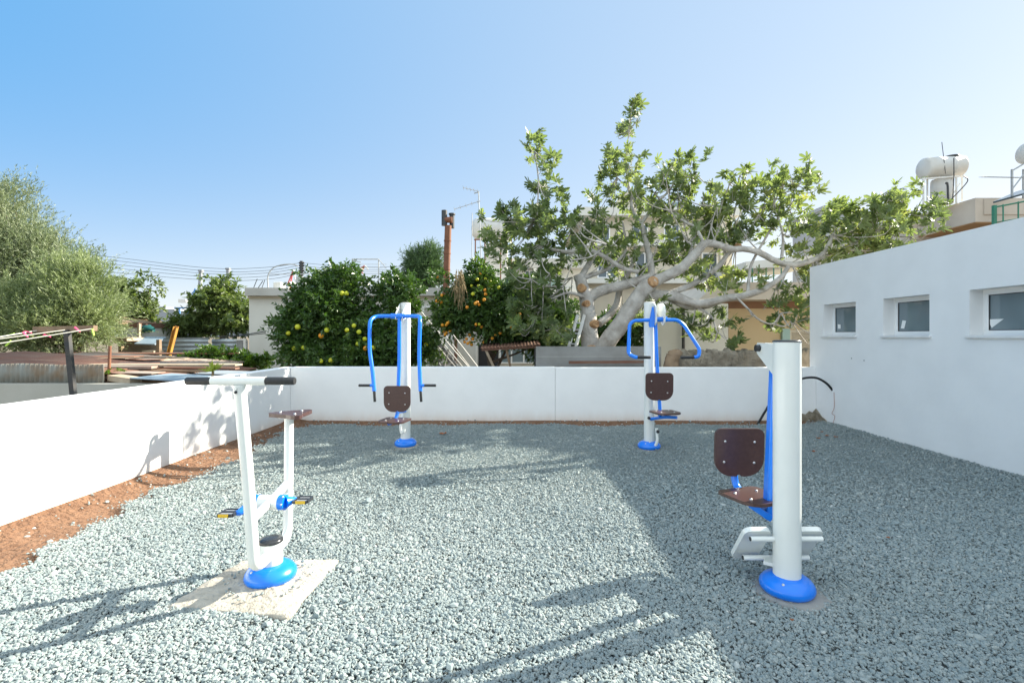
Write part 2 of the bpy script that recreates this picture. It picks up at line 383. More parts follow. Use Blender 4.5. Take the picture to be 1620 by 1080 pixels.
# mortar slab of the front left machine (outline), stones keep off it
SL = np.array([(-1.985, 2.745), (-1.255, 2.65), (-1.225, 3.33), (-1.885, 3.31)])
def inside(px, py, poly, grow=0):
    c = poly.mean(0); q = c + (poly - c) * (1 + grow); r = np.ones(len(px), bool)
    for i in range(len(q)):
        a, b = q[i], q[(i + 1) % len(q)]
        r &= ((b[0] - a[0]) * (py - a[1]) - (b[1] - a[1]) * (px - a[0])) > 0
    return r
ph = (1 + 5 ** .5) / 2
ICO = np.array([(-1, ph, 0), (1, ph, 0), (-1, -ph, 0), (1, -ph, 0), (0, -1, ph), (0, 1, ph), (0, -1, -ph), (0, 1, -ph), (ph, 0, -1), (ph, 0, 1), (-ph, 0, -1), (-ph, 0, 1)]) / math.sqrt(1 + ph * ph)
ICF = np.array([(0, 11, 5), (0, 5, 1), (0, 1, 7), (0, 7, 10), (0, 10, 11), (1, 5, 9), (5, 11, 4), (11, 10, 2), (10, 7, 6), (7, 1, 8), (3, 9, 4), (3, 4, 2), (3, 2, 6), (3, 6, 8), (3, 8, 9), (4, 9, 5), (2, 4, 11), (6, 2, 10), (8, 6, 7), (9, 8, 1)])
_oc = ICO[[3, 0, 4, 7, 5, 6]]; OCF = []
for a_ in (0, 1):
    for b_ in (2, 3):
        for c_ in (4, 5):
            t_ = [a_, b_, c_]; nn_ = np.cross(_oc[b_] - _oc[a_], _oc[c_] - _oc[a_])
            OCF.append(t_ if nn_ @ (_oc[a_] + _oc[b_] + _oc[c_]) > 0 else t_[::-1])
OCF = np.array(OCF)
def stones(name, xs, ys, zs, sz, rnd, m='gravel', split=None):
    n = len(xs)
    if split is not None:                          # stones beyond the split distance get 8 faces instead of 20
        far = ys > split + rng.uniform(-1.1, 1.1, n); o = np.argsort(far, kind='stable'); xs, ys, zs, sz, rnd = xs[o], ys[o], zs[o], sz[o], rnd[o]; nf = int(far.sum())
    v = ICO[None] * (1 + rng.uniform(-.28, .22, (n, 12, 1)))
    v = v * np.stack([np.full(n, 1.08), rng.uniform(.6, 1.0, n), rng.uniform(.42, .75, n)], 1)[:, None, :]
    q = rng.normal(size=(n, 4)); q[:, 1:3] *= .24; q = nrm(q); w_, x_, y_, z_ = q.T
    Rm = np.stack([np.stack([1 - 2 * (y_ * y_ + z_ * z_), 2 * (x_ * y_ - z_ * w_), 2 * (x_ * z_ + y_ * w_)], 1),
                   np.stack([2 * (x_ * y_ + z_ * w_), 1 - 2 * (x_ * x_ + z_ * z_), 2 * (y_ * z_ - x_ * w_)], 1),
                   np.stack([2 * (x_ * z_ - y_ * w_), 2 * (y_ * z_ + x_ * w_), 1 - 2 * (x_ * x_ + y_ * y_)], 1)], 1)
    v = np.einsum('nij,nkj->nki', Rm, v) * sz[:, None, None] + np.stack([xs, ys, zs], 1)[:, None, :]
    if split is not None:
        k = n - nf; vf = v[k:][:, [3, 0, 4, 7, 5, 6]].copy()      # an octahedron of opposite corners
        f = np.concatenate([(ICF[None] + (np.arange(k) * 12)[:, None, None]).reshape(-1, 3), (OCF[None] + 12 * k + (np.arange(nf) * 6)[:, None, None]).reshape(-1, 3)])
        return npmesh(name, np.concatenate([v[:k].reshape(-1, 3), vf.reshape(-1, 3)]), f, m, rnd=np.concatenate([np.repeat(rnd[:k], 12), np.repeat(rnd[k:], 6)]), check=False)
    f = (ICF[None] + (np.arange(n) * 12)[:, None, None]).reshape(-1, 3)
    return npmesh(name, v.reshape(-1, 3), f, m, rnd=np.repeat(rnd, 12), check=False)
def scatter(n, x0, x1, y0, y1): return rng.uniform(x0, x1, n), rng.uniform(y0, y1, n)
px, py, ps = [], [], []
for (y0, y1, dens, s0) in ((1.5, 3.0, 13500, .0071), (3.0, 4.6, 10500, .0075), (4.6, 8.6, 6200, .0092)):
    n = int(dens * (RW + 4) * (y1 - y0)); a, b = scatter(n, -4, RW - .01, y0, y1)
    k = (a > left_edge(b) - rng.exponential(.018, n)) & (b < back_edge(a) + rng.exponential(.03, n)) & (np.abs(a) < 1.10 * b + 1.5) & ~inside(a, b, SL, -.01)
    px.append(a[k]); py.append(b[k]); ps.append(s0 * rng.lognormal(0, .34, k.sum()))
px, py, ps = map(np.concatenate, (px, py, ps))
# bare rings where the machines' footings show
for (cx, cy, r) in ((1.628, 2.95, .2), (-1.584, 6.85, .18), (1.80, 6.7, .18)):
    k = ((px - cx) ** 2 + ((py - cy)) ** 2 > (r * rng.uniform(.8, 1.1, len(px))) ** 2); px, py, ps = px[k], py[k], ps[k]
patch = np.sin(px * 2.1 + np.sin(py * 1.7)) * np.sin(py * 2.7 + 1)
rv = np.clip(rng.beta(2.6, 2.4, len(px)) + .06 * patch, 0, 1)
g = stones('gravel', px, py, gz(px, py) - .003 + ps * rng.uniform(.2, .62, len(px)), ps, rv, split=4.6)
tag(g, 'loose grey green crushed gravel covering the exercise yard', 'gravel', kind='stuff')
# stray chips on the soil
a, b = scatter(5200, LW + .02, -3.4, 1.6, 8.6); k = (a < left_edge(b)) & (rng.uniform(size=len(a)) < np.exp((a - left_edge(b)) / .22) * .22 + .03 + .16 * (np.sin(b * 5.3) > .75)); a, b = a[k], b[k]
a2, b2 = scatter(1300, LW, RW, 8.42, 8.69); a = np.r_[a, a2[::3]]; b = np.r_[b, b2[::3]]
s_ = .008 * rng.lognormal(0, .45, len(a))
tag(stones('stray_chips', a, b, -.03 + sbank(a, b) + s_ * .3, s_, rng.uniform(.3, 1, len(a))), 'stray pale stone chips scattered on the red soil', 'stone chips', kind='stuff')

# slab
o = MB()
N = 26
sl = []
for i in range(4):
    a, b = SL[i], SL[(i + 1) % 4]
    for k in range(N // 2):
        t = k / (N // 2); sl.append((a + (b - a) * t) + rng.normal(0, .0035, 2))
c = SL.mean(0); rings = []
for f_, z_ in ((1.0, .02), (1.0, .058), (.96, .066), (.7, .069), (.4, .082), (.22, .085), (.05, .085)):
    rings.append([Vector((c[0] + (q[0] - c[0]) * f_, c[1] + (q[1] - c[1]) * f_, z_ - .038 + (random.uniform(-.006, .006) if .1 < f_ < .99 else 0))) for q in sl])
k = len(sl); vv = [q for r in rings for q in r]
o.add(vv, [(i * k + j, i * k + (j + 1) % k, (i + 1) * k + (j + 1) % k, (i + 1) * k + j) for i in range(len(rings) - 1) for j in range(k)], True)
o.add(rings[-1], [tuple(range(k))])
tag(o.build('mortar_slab', 'slab'), 'rough square pale mortar slab under the pedal machine', 'concrete slab')
a, b = scatter(260, -1.95, -1.2, 2.7, 3.33); k = inside(a, b, SL, 0) & ((a + 1.55) ** 2 + (b - 3.03) ** 2 < .27 ** 2); a, b = a[k], b[k]; s_ = .008 * rng.lognormal(0, .3, len(a))
tag(stones('slab_chips', a, b, .045 + 0 * a, s_, rng.uniform(.3, 1, len(a))), 'small stone chips lying on the mortar slab around the blue base', 'stone chips', kind='stuff')
def footing(cx, cy, seed, lab):
    rr = np.random.default_rng(seed); m_ = MB(); k = 28; rings = []
    rad = [.205 * (1 + .18 * math.sin(2 * math.pi * i / k * 2 + seed) + rr.normal(0, .05)) for i in range(k)]
    for f_, z_ in ((1, .03), (.9, .052), (.6, .06), (.1, .075)):
        rings.append([Vector((cx + math.cos(2 * math.pi * i / k) * rad[i] * f_, cy + math.sin(2 * math.pi * i / k) * rad[i] * f_, z_ - .05)) for i in range(k)])
    m_.add([q for r in rings for q in r], [(i * k + j, i * k + (j + 1) % k, (i + 1) * k + (j + 1) % k, (i + 1) * k + j) for i in range(3) for j in range(k)], True)
    m_.add(rings[-1], [tuple(range(k))]); tag(m_.build('mortar_footing', 'block' if seed == 3 else 'slab'), lab, 'footing', 'mortar footings half buried in the gravel')
footing(1.628, 2.95, 3, 'grey mortar footing under the blue base of the foreground post machine')
footing(-1.584, 6.83, 5, 'pale mortar footing beneath the rear left machine')
footing(1.80, 6.68, 6, 'pale mortar footing beneath the rear right machine')

# ---------------------------------------------------------------- walls
m_ = MB(); m_.box(LW - .2, LW, -3, 5.93, -.3, .985); m_.box(LW - .2, LW, 5.938, BW + .2, -.3, .985)
lw = m_.build('boundary_wall', 'wall', bevel=.012); tag(lw, 'low white plastered wall running along the left side, bright in the sun', 'wall')
m_ = MB(); m_.box(LW, .66, BW, BW + .2, -.3, .99); m_.box(.663, RW, BW, BW + .2, -.3, .982)
tag(m_.build('boundary_wall', 'wall', bevel=.01), 'low white plastered wall closing the far end of the gravel yard', 'wall')

# right building with three recessed windows
root = thing('white_building', (RW, 3, 0), 'plain flat roofed white building at the right with small recessed windows', 'building')
H = 2.80; Y0, Y1, XR = -2.5, 8.90, 10.5
wins = [(8.50, 7.69), (7.11, 6.31), (5.75, 4.95), (4.37, 3.57), (2.99, 2.19)]
zb, zt = 1.55, 2.09; dep = .21
m_ = MB()
edges = [Y1] + [q for w_ in wins for q in w_] + [Y0]
for i in range(0, len(edges), 2): m_.box(RW, RW + .25, edges[i + 1], edges[i], -.3, H)
for (a, b) in wins:
    m_.box(RW, RW + .25, b, a, -.3, zb); m_.box(RW, RW + .25, b, a, zt, H)
# merge faces by welding: overlapping coplanar joins are internal only
m_.box(RW + .25, XR, Y1 - .25, Y1, -.3, H); m_.box(RW + .25, XR, Y0, Y0 + .25, -.3, H); m_.box(XR - .25, XR, Y0 + .25, Y1 - .25, -.3, H)
m_.build('wall', 'bwall', root)
m_ = MB(); m_.box(RW + .25, XR - .25, Y0 + .25, Y1 - .25, 2.45, 2.62); m_.build('roof', 'roofslab', root)
for i, (a, b) in enumerate(wins):
    xf = RW + dep - .05
    f = MB(); t = .062
    y0_, y1_ = b, a
    f.box(xf, xf + .05, y0_, y1_, zb, zb + t); f.box(xf, xf + .05, y0_, y1_, zt - t, zt)
    f.box(xf, xf + .05, y0_, y0_ + t, zb + t, zt - t); f.box(xf, xf + .05, y1_ - t, y1_, zb + t, zt - t)
    fo = f.build('window_frame', 'pvc', root, bevel=.004)
    g_ = MB(); g_.box(xf + .018, xf + .03, y0_ + t, y1_ - t, zb + t, zt - t); g_.build('pane', 'glass', fo)
    g2 = MB(); g2.box(xf + .009, xf + .018, y0_ + t, y0_ + t + .008, zb + t, zt - t); g2.box(xf + .009, xf + .018, y1_ - t - .008, y1_ - t, zb + t, zt - t)
    g2.box(xf + .009, xf + .018, y0_ + t + .008, y1_ - t - .008, zb + t, zb + t + .008); g2.box(xf + .009, xf + .018, y0_ + t + .008, y1_ - t - .008, zt - t - .008, zt - t); g2.build('gasket', 'rubber', fo)
    s_ = MB(); s_.box(RW - .035, xf - .002, y0_ - .03, y1_ + .03, zb - .028, zb + .004); s_.build('window_sill', 'stone_sill', root, bevel=.004)
    st = MB(); yy = y1_ - t - .09; zz = zb + t + .10
    if i == 0: pts = [(-.035, -.04), (.035, -.04), (.035, .03), (-.035, .035)]
    elif i == 1: pts = [(-.045, -.055), (.015, -.06), (.05, .05), (-.015, .06)]
    else: pts = [(-.08, -.03), (-.06, -.07), (.08, .03), (-.08, .03)]
    st.prism((xf + .014, yy, zz), -Yv, Z, X, pts, .002); st.build('paper_sticker', 'paper', fo)

# damp mortar patch in the corner, black hose, string
m_ = MB(); pts = [(-1.0, 0), (-.95, .10), (-.8, .07), (-.62, .17), (-.42, .15), (-.28, .22), (-.14, .19), (0, .27), (0, 0)]
m_.prism((RW - .012, BW - .012, .02), X, Z, Yv, [(x * .42, z * .85) for x, z in pts], .02)
m_.prism((RW - .012, BW - .02, .02), -Yv, Z, X, [(x * .5, z * .9) for x, z in [(0, 0), (0, .25), (.12, .2), (.3, .13), (.5, .09), (.7, .03), (.8, 0)]], .02)
tag(m_.build('mortar_patch', 'moss'), 'dirty unpainted mortar patch in the corner behind the foreground post', 'wall patch')
hp = [P(1198, 672, 8.55), P(1212, 648, 8.5), P(1232, 618, 8.45), P(1262, 601, 8.4), P(1288, 597, 8.35), P(1306, 605, 8.3), P(1315, 617, 8.27)]
hp[-1].x = RW + .01
m_ = MB(); m_.tube(hp, .02, 10)
tag(m_.build('water_hose', 'hose'), 'black hose arching from the soil into the white building wall', 'hose')
m_ = MB(); m_.tube([(RW - .012, 8.2, .6), (RW - .015, 8.19, .35), (RW - .02, 8.24, .24), (RW - .012, 8.18, .2), (RW - .02, 8.21, .08)], .004, 5)
tag(m_.build('loose_string', 'string'), 'thin pinkish string hanging down from the hose end on the wall', 'string')
# tiny wall scuffs
for (y_, z_) in ((7.78, 1.19), (7.5, 1.17)):
    m_ = MB(); m_.lathe((RW - .003, y_, z_), [(.012, 0), (.008, .004)], 8, (-1, 0, 0)); m_.build('screw_hole', 'block', root)

# ---------------------------------------------------------------- exercise machines
def rrect(w, h, rt, rb, notch=0, n=6):
    """rounded outline, u in [-w/2,w/2], v in [0,h]; rt/rb corner radii top/bottom, notch at the bottom middle"""
    pts = []
    def arc(cx, cy, r, a0, a1):
        for i in range(n + 1):
            a = R(a0 + (a1 - a0) * i / n); pts.append((cx + r * math.cos(a), cy + r * math.sin(a)))
    arc(w / 2 - rt, h - rt, rt, 0, 90); arc(-w / 2 + rt, h - rt, rt, 90, 180)
    arc(-w / 2 + rb, rb, rb, 180, 270)
    if notch: pts.append((-notch, 0)); pts.append((-notch * .4, notch * .75)); pts.append((notch * .4, notch * .75)); pts.append((notch, 0))
    arc(w / 2 - rb, rb, rb, 270, 360)
    return pts
def base_cover(root, cx, cy, z0, s=1.0, tilt=0):
    m_ = MB(); prof = [(.150, .0), (.163, .012), (.168, .03), (.163, .05), (.145, .072), (.118, .088), (.092, .096), (.078, .098), (.074, .10)]
    m_.lathe((cx, cy, z0 + .028), [(r * s, h) for r, h in prof], 48, cap=False)
    m_.lathe((cx, cy, z0 + .028), [(.07, .0), (.150 * s, .0)], 48, cap=False)
    b = m_.build('base_cover', 'blue', root)
    for a in (200, 250, 300, 340, 20, 100):
        q = MB(); c_ = (cx + math.cos(R(a)) * .14 * s, cy + math.sin(R(a)) * .14 * s, z0 - .005); q.cyl(c_, (c_[0], c_[1], z0 + .03), .010, 8); q.build('anchor_bolt', 'steel', b)
    q = MB(); q.ball((cx + math.cos(R(232)) * .128 * s, cy + math.sin(R(232)) * .128 * s, z0 + .105), .010, 8); q.build('cover_screw', 'steel', b)
def post(root, cx, cy, r, z0, z1, name='post'):
    m_ = MB(); m_.lathe((cx, cy, 0), [(r, z0), (r, z1)], 48); return m_.build(name, 'white', root)
def seat_bolts(par, o, u, v, n, pts):
    for (x, y) in pts:
        q = MB(); c_ = Vector(o) + Vector(u) * x + Vector(v) * y; q.lathe(c_, [(.0095, 0), (.0095, .003), (.007, .007), (.002, .008)], 12, n); q.build('bolt', 'steel', par)
def backrest(root, c, w=.352, h=.345, tiltx=0, notch=.018):
    """board facing the camera, c = middle of its lower edge"""
    u = X; v = Vector((0, math.sin(R(tiltx)), math.cos(R(tiltx)))); n = u.cross(v)
    b = MB(); b.prism(c, u, v, n, rrect(w, h, .05, .125, notch), .02); bo = b.build('backrest', 'board', root, bevel=.003)
    fr = Vector(c) + n * .0102
    seat_bolts(bo, fr, u, v, n, [(-.105, .255), (.105, .25), (-.11, .105), (.105, .10)])
    return bo
def seatboard(root, c, w, d, pitch=0, yaw=0, name='seat', wing=0):
    """seat board, c = middle of front edge; v runs away from camera"""
    ya = R(yaw); u = Vector((math.cos(ya), math.sin(ya), 0)); v = Vector((-math.sin(ya), math.cos(ya), math.tan(R(pitch)))).normalized(); n = u.cross(v)
    b = MB(); b.prism(c, u, v, n, rrect(w, d, .04, .10, .012), .02); bo = b.build(name, 'board', root, bevel=.003)
    seat_bolts(bo, Vector(c) + n * .0102, u, v, n, [(-.09, .24), (.09, .24), (-.09, .1), (.09, .1)])
    return bo
def grip(root, a, b, r=.0175):
    a, b = Vector(a), Vector(b); m_ = MB(); m_.sweep([(a, r), (a + (b - a) * .96, r), (b, r * .85)], 16); return m_.build('grip', 'rubber', root)

# --- front left: pedal machine
ax, ay = -1.545, 3.04
A = thing('exercise_bike', (ax, ay, .06), 'white pedal machine with T handlebar and raised brown seat on a mortar slab', 'exercise machine', 'outdoor exercise machines in the gravel yard')
base_cover(A, ax, ay, .008, .90)
post(A, ax, ay, .068, .02, .266, 'stub_post')
m_ = MB(); m_.lathe((ax, ay, .266), [(.071, 0), (.071, .012), (.066, .02), (.04, .026), (.002, .028)], 40); m_.build('post_cap', 'cap', A)
m_ = MB(); m_.poly([(ax + .005, ay - .03,   .195), (ax + .002, 2.845, .185), (-1.558, 2.80, .75), (-1.575, 2.75, 1.275)], .033, 24, bend=.12); m_.build('front_tube', 'white', A)
m_ = MB(); m_.poly([(ax, ay + .03, .195), (ax - .005, 3.27, .185), (-1.575, 3.34, .72), (-1.592, 3.38, .985)], .030, 24, bend=.12); m_.build('rear_tube', 'white', A)
m_ = MB(); m_.cyl((-1.565, 2.84, .47), (-1.57, 3.08, .50), .026); m_.cyl((-1.57, 3.08, .50), (-1.575, 3.31, .545), .026); m_.cyl((-1.635, 3.08, .498), (-1.51, 3.08, .498), .046, 28); m_.build('cross_tube', 'white', A)
m_ = MB(); m_.cyl((-1.732, 2.75, 1.295), (-1.425, 2.75, 1.295), .0245, 24); m_.lathe((-1.575, 2.712, 1.255), [(.009, 0), (.009, .008)], 12, (0, -1, 0)); hb = m_.build('handlebar', 'white', A)
grip(A, (-1.732, 2.75, 1.295), (-1.875, 2.75, 1.295), .0225); grip(A, (-1.425, 2.75, 1.295), (-1.262, 2.75, 1.295), .0225)
q = MB(); q.ball((-1.578, 2.716, 1.235), .009, 8); q.build('bolt', 'cap', hb)
for sx, x0, x1 in ((-1, -1.635, -1.665), (1, -1.51, -1.472)):
    m_ = MB(); m_.cyl((x0, 3.08, .498), (x1, 3.08, .498), .047, 28)
    ye, ze = (2.96, .475) if sx < 0 else (3.12, .50)
    xe = x1 + sx * .034
    m_.sweep([(Vector((x1, 3.08, .498)), .036), (Vector((xe, ye, ze)), .020), (Vector((xe + sx * .014, ye, ze)), .015)], 16)
    cr = m_.build('crank', 'blue', A)
    for a in range(0, 360, 60):
        q = MB(); q.ball(((x0 * .5 + x1 * .5) + sx * .012, 3.08 + math.cos(R(a)) * .047, .498 + math.sin(R(a)) * .047), .007, 8); q.build('crank_bolt', 'steel', cr)
    px0 = xe + sx * .014; pm = MB()
    for dy in (-.048, .048): pm.box(min(px0, px0 + sx * .088), max(px0, px0 + sx * .088), ye + dy - .005, ye + dy + .005, ze - .009, ze + .009)
    pm.box(px0 + sx * .088 - .006, px0 + sx * .088 + .006, ye - .043, ye + .043, ze - .009, ze + .009); pm.box(px0 - .006, px0 + .006, ye - .043, ye + .043, ze - .009, ze + .009)
    pm.cyl((px0 + sx * .006, ye, ze), (px0 + sx * .082, ye, ze), .012, 12)
    pe = pm.build('pedal', 'cap', A)
    rf = MB(); rf.box(min(px0 + sx * .02, px0 + sx * .08), max(px0 + sx * .02, px0 + sx * .08), ye - .057, ye - .053, ze - .009, ze + .009); rf.build('reflector', 'amber', pe)
    al = MB(); al.box(min(px0 + sx * .012, px0 + sx * .088), max(px0 + sx * .012, px0 + sx * .078), ye - .038, ye + .038, ze - .004, ze + .004); al.build('tread_plate', 'clear', pe)
sp = [(-.14, .20), (-.135, .235), (-.09, .25), (.09, .25), (.135, .235), (.14, .20), (.11, .15), (.055, .07), (.035, .01), (.015, -.02), (-.015, -.02), (-.035, .01), (-.055, .07), (-.11, .15)]
b = MB(); ya = R(35); u = Vector((math.cos(ya), math.sin(ya), 0)); v = Vector((-math.sin(ya), math.cos(ya), 0))
cseat = Vector((-1.490, 3.27, 1.003)); b.prism(cseat, u, v, Z, sp, .026); bo = b.build('seat', 'board', A, bevel=.004)
seat_bolts(bo, cseat + Z * .0132, u, v, Z, [(-.07, .19), (.07, .19), (0, .06)])
m_ = MB(); m_.obox((-1.592, 3.38, .987), X, Yv, Z, .05, .05, .004); m_.build('seat_plate', 'white', A)

# --- rear left: chest press
bx, by = -1.584, 6.84
B = thing('chest_press', (bx, by, .05), 'exercise machine with long hanging blue arms beside the left citrus tree', 'exercise machine', 'outdoor exercise machines in the gravel yard')
base_cover(B, bx, by, -.015, .92); post(B, bx, by, .068, .0, 2.0)
m_ = MB(); m_.lathe((bx, by, 2.0), [(.070, 0), (.070, .008), (.05, .014), (.002, .016)], 32); m_.build('post_cap', 'whitem', B)
m_ = MB()
for xx in (-1.652, -1.56): m_.prism((xx, 0, 0), Yv, Z, X, [(by - .03, 2.0), (by - .07, 1.985), (6.56, 1.86), (6.54, 1.78), (6.60, 1.765), (by - .05, 1.80)], .007)
m_.build('bracket', 'white', B, bevel=.002)
m_ = MB(); m_.cyl((-1.72, 6.58, 1.815), (-1.54, 6.58, 1.815), .036, 24); m_.build('bearing_tube', 'blue', B)
ML = [(-1.70, 6.58, 1.815), (-1.92, 6.57, 1.815), (-1.965, 6.44, 1.76), (-1.95, 6.38, 1.35), (-1.90, 6.33, 1.12), (-1.86, 6.28, .835)]
MR = [(-1.55, 6.58, 1.815), (-1.33, 6.57, 1.815), (-1.30, 6.44, 1.765), (-1.30, 6.38, 1.35), (-1.285, 6.33, 1.12), (-1.262, 6.28, .835)]
for pts, s in ((ML, -1), (MR, 1)):
    m_ = MB(); m_.poly(pts, .025, 20, bend=.09); e = Vector(pts[-1]); m_.cyl(e + Z * .075, e + Z * .075 + X * s * .05, .02, 14); m_.build('press_arm', 'blue', B)
    grip(B, e + Vector((0, 0, .004)), e + Vector((.012, -.01, -.135))); grip(B, e + Z * .075 + X * s * .048, e + Z * .075 + X * s * .20)
m_ = MB(); m_.poly([(-1.608, 6.58, 1.80), (-1.605, 6.56, 1.2), (-1.615, 6.50, .5), (-1.63, 6.42, .425)], .024, 20, bend=.12); m_.build('seat_arm', 'blue', B)
m_ = MB(); m_.cyl((-1.615, 6.47, .53), (-1.575, 6.78, .50), .017, 14); m_.cyl((-1.62, 6.40, .42), (-1.70, 6.34, .40), .02, 12); m_.build('link', 'blue', B)
backrest(B, Vector((-1.598, 6.43, .545)), tiltx=-2)
sb = seatboard(B, Vector((-1.65, 6.16, .445)), .36, .32, pitch=2, yaw=-14)
m_ = MB(); m_.poly([(-1.60, 6.79, .50), (-1.63, 6.72, .30), (-1.60, 6.66, .215), (-1.565, 6.66, .235), (-1.56, 6.68, .27)], .018, 14, bend=.04); m_.build('foot_hook', 'white', B)
m_ = MB(); m_.lathe((-1.555, 6.775, .56), [(.016, 0), (.016, .03), (.012, .036)], 14, (0, -1, 0)); m_.build('stop_buffer', 'cap', B)

# --- rear right: pull machine
cx, cy = 1.795, 6.68
D = thing('lat_pull_machine', (cx, cy, .05), 'exercise machine with angled blue handles standing in front of the fig trunk', 'exercise machine', 'outdoor exercise machines in the gravel yard')
base_cover(D, cx, cy, -.015, .92); post(D, cx, cy, .070, .0, 2.0)
m_ = MB(); m_.lathe((cx, cy, 2.0), [(.072, 0), (.072, .008), (.05, .014), (.002, .016)], 32); m_.build('post_cap', 'whitem', D)
m_ = MB()
for xx in (1.80, 1.91): m_.prism((xx, 0, 0), Yv, Z, X, [(cy - .02, 1.985), (6.45, 1.98), (6.36, 1.94), (6.33, 1.86), (6.35, 1.72), (6.40, 1.685), (6.46, 1.70), (cy - .03, 1.86)], .018)
m_.build('bracket', 'white', D, bevel=.005)
m_ = MB(); m_.cyl((1.76, 6.42, 1.765), (1.96, 6.42, 1.765), .034, 24)
m_.prism((1.775, 6.40, 0), X, Z, Yv, [(-.06, 1.70), (-.05, 1.66), (.01, 1.66), (.02, 1.80), (.0, 1.93), (-.015, 1.93)], .03); m_.build('bearing_tube', 'blue', D, bevel=.003)
CL = [P(1032, 506, 6.42), P(1003, 507, 6.42), P(996, 513, 6.42), P(994, 560, 6.36), P(1005, 565, 6.34), P(1008, 565, 6.34)]
CR_ = [P(1046, 506, 6.42), P(1072, 506, 6.42), P(1082, 514, 6.42), P(1107, 553, 6.36), P(1105, 564, 6.34), P(1098, 565, 6.34)]
for pts, s in ((CL, 1), (CR_, -1)):
    m_ = MB(); m_.poly(pts, .0235, 20, bend=.06); m_.build('pull_arm', 'blue', D)
    e = pts[-1]; grip(D, e, e + Vector((s * .175, 0, -.002)), .02)
m_ = MB(); m_.poly([(1.81, 6.42, 1.75), (1.82, 6.42, 1.35), (1.845, 6.42, .9), (1.87, 6.42, .55), (1.86, 6.38, .475)], .023, 20, bend=.1); m_.build('seat_arm', 'blue', D)
backrest(D, Vector((1.843, 6.37, .705)), w=.362, h=.36, tiltx=-2, notch=.015)
seatboard(D, Vector((1.925, 6.10, .565)), .33, .31, pitch=0, yaw=12)
m_ = MB(); m_.poly([(1.80, 6.60, .42), (1.84, 6.5, .45), (1.90, 6.3, .50), (2.02, 6.2, .51)], .021, 16, bend=.05); m_.build('link', 'blue', D)
for c_, r_ in (((1.765, 6.58, .44), .022), ((1.86, 6.42, .50), .02), ((1.88, 6.56, .26), .024)): q = MB(); q.ball(c_, r_, 10); q.build('link_cap', 'cap', D)
m_ = MB(); m_.poly([(1.875, 6.60, .30), (1.875, 6.56, .14), (1.85, 6.56, .07), (1.80, 6.57, .06), (1.78, 6.61, .10)], .02, 14, bend=.05)
m_.build('foot_hook', 'white', D)

# --- front right: leg press
dx, dy = 1.628, 2.95
E = thing('leg_press', (dx, dy, .05), 'thick white post machine with brown seat and grey foot plates in the foreground shade', 'exercise machine', 'outdoor exercise machines in the gravel yard')
base_cover(E, dx, dy, -.018, .92); post(E, dx, dy, .0775, .0, 1.512)
m_ = MB(); m_.lathe((dx, dy, 1.512), [(.080, 0), (.080, .006), (.07, .012), (.002, .014)], 40); m_.build('post_cap', 'cap', E)
m_ = MB()
for xx in (1.575, 1.625): m_.prism((xx, 0, 0), Yv, Z, X, [(2.99, 1.50), (3.20, 1.505), (3.225, 1.47), (3.20, 1.43), (2.99, 1.30)], .008)
m_.build('bracket', 'white', E, bevel=.002)
m_ = MB(); m_.cyl((1.575, 3.17, 1.47), (1.545, 3.17, 1.47), .022, 20); m_.build('pivot_knob', 'cap', E)
m_ = MB()
m_.hexa([(1.600, 3.13, .36), (1.668, 3.13, .38), (1.668, 3.20, .38), (1.600, 3.20, .36), (1.640, 3.13, 1.44), (1.668, 3.13, 1.44), (1.668, 3.18, 1.44), (1.640, 3.18, 1.44)])
m_.build('swing_arm', 'blue', E, bevel=.008)
m_ = MB(); m_.bar((1.63, 3.14, .375), (1.50, 3.16, .462), .05, .04); m_.poly([(1.565, 3.545, .74), (1.57, 3.53, .455), (1.63, 3.18, .42)], .024, 16, bend=.08); m_.build('seat_frame', 'blue', E, bevel=.004)
backrest(E, Vector((1.582, 3.50, .543)), w=.352, h=.345, tiltx=-3)
seatboard(E, Vector((1.625, 3.09, .480)), .33, .34, pitch=-1, yaw=18)
# foot plates, seen from behind, leaning on two bars across the post
for cxp in (1.465, 1.785):
    v = Vector((0, -.62, .785)).normalized(); n = Vector((0, v.z, -v.y)); cp = Vector((cxp, 3.045, .222)) + n * .035 - v * .165
    m_ = MB(); m_.prism(cp, X, v, n, rrect(.165, .33, .045, .035), .03); m_.build('foot_plate', 'white', E, bevel=.007)
for z_, y_, x0, x1 in ((.318, 2.955, 1.41, 1.845), (.150, 3.075, 1.42, 1.835)):
    m_ = MB(); m_.cyl((x0, y_, z_), (x1, y_, z_), .016, 16); br = m_.build('foot_bar', 'white', E)
    q = MB(); q.cyl((x0 - .004, y_, z_), (x0, y_, z_), .013, 12); q.cyl((x1, y_, z_), (x1 + .004, y_, z_), .013, 12); q.build('bar_plug', 'cap', br)
m_ = MB(); m_.bar((1.55, 2.98, .15), (1.60, 3.05, .15), .09, .02); m_.build('bar_bracket', 'white', E)
q = MB(); q.prism((dx + .0785, dy - .005, 0), Yv, Z, X, [(-.016, 1.26), (.016, 1.26), (.016, 1.36), (-.016, 1.36)], .004); q.build('name_plate', 'greym', E)

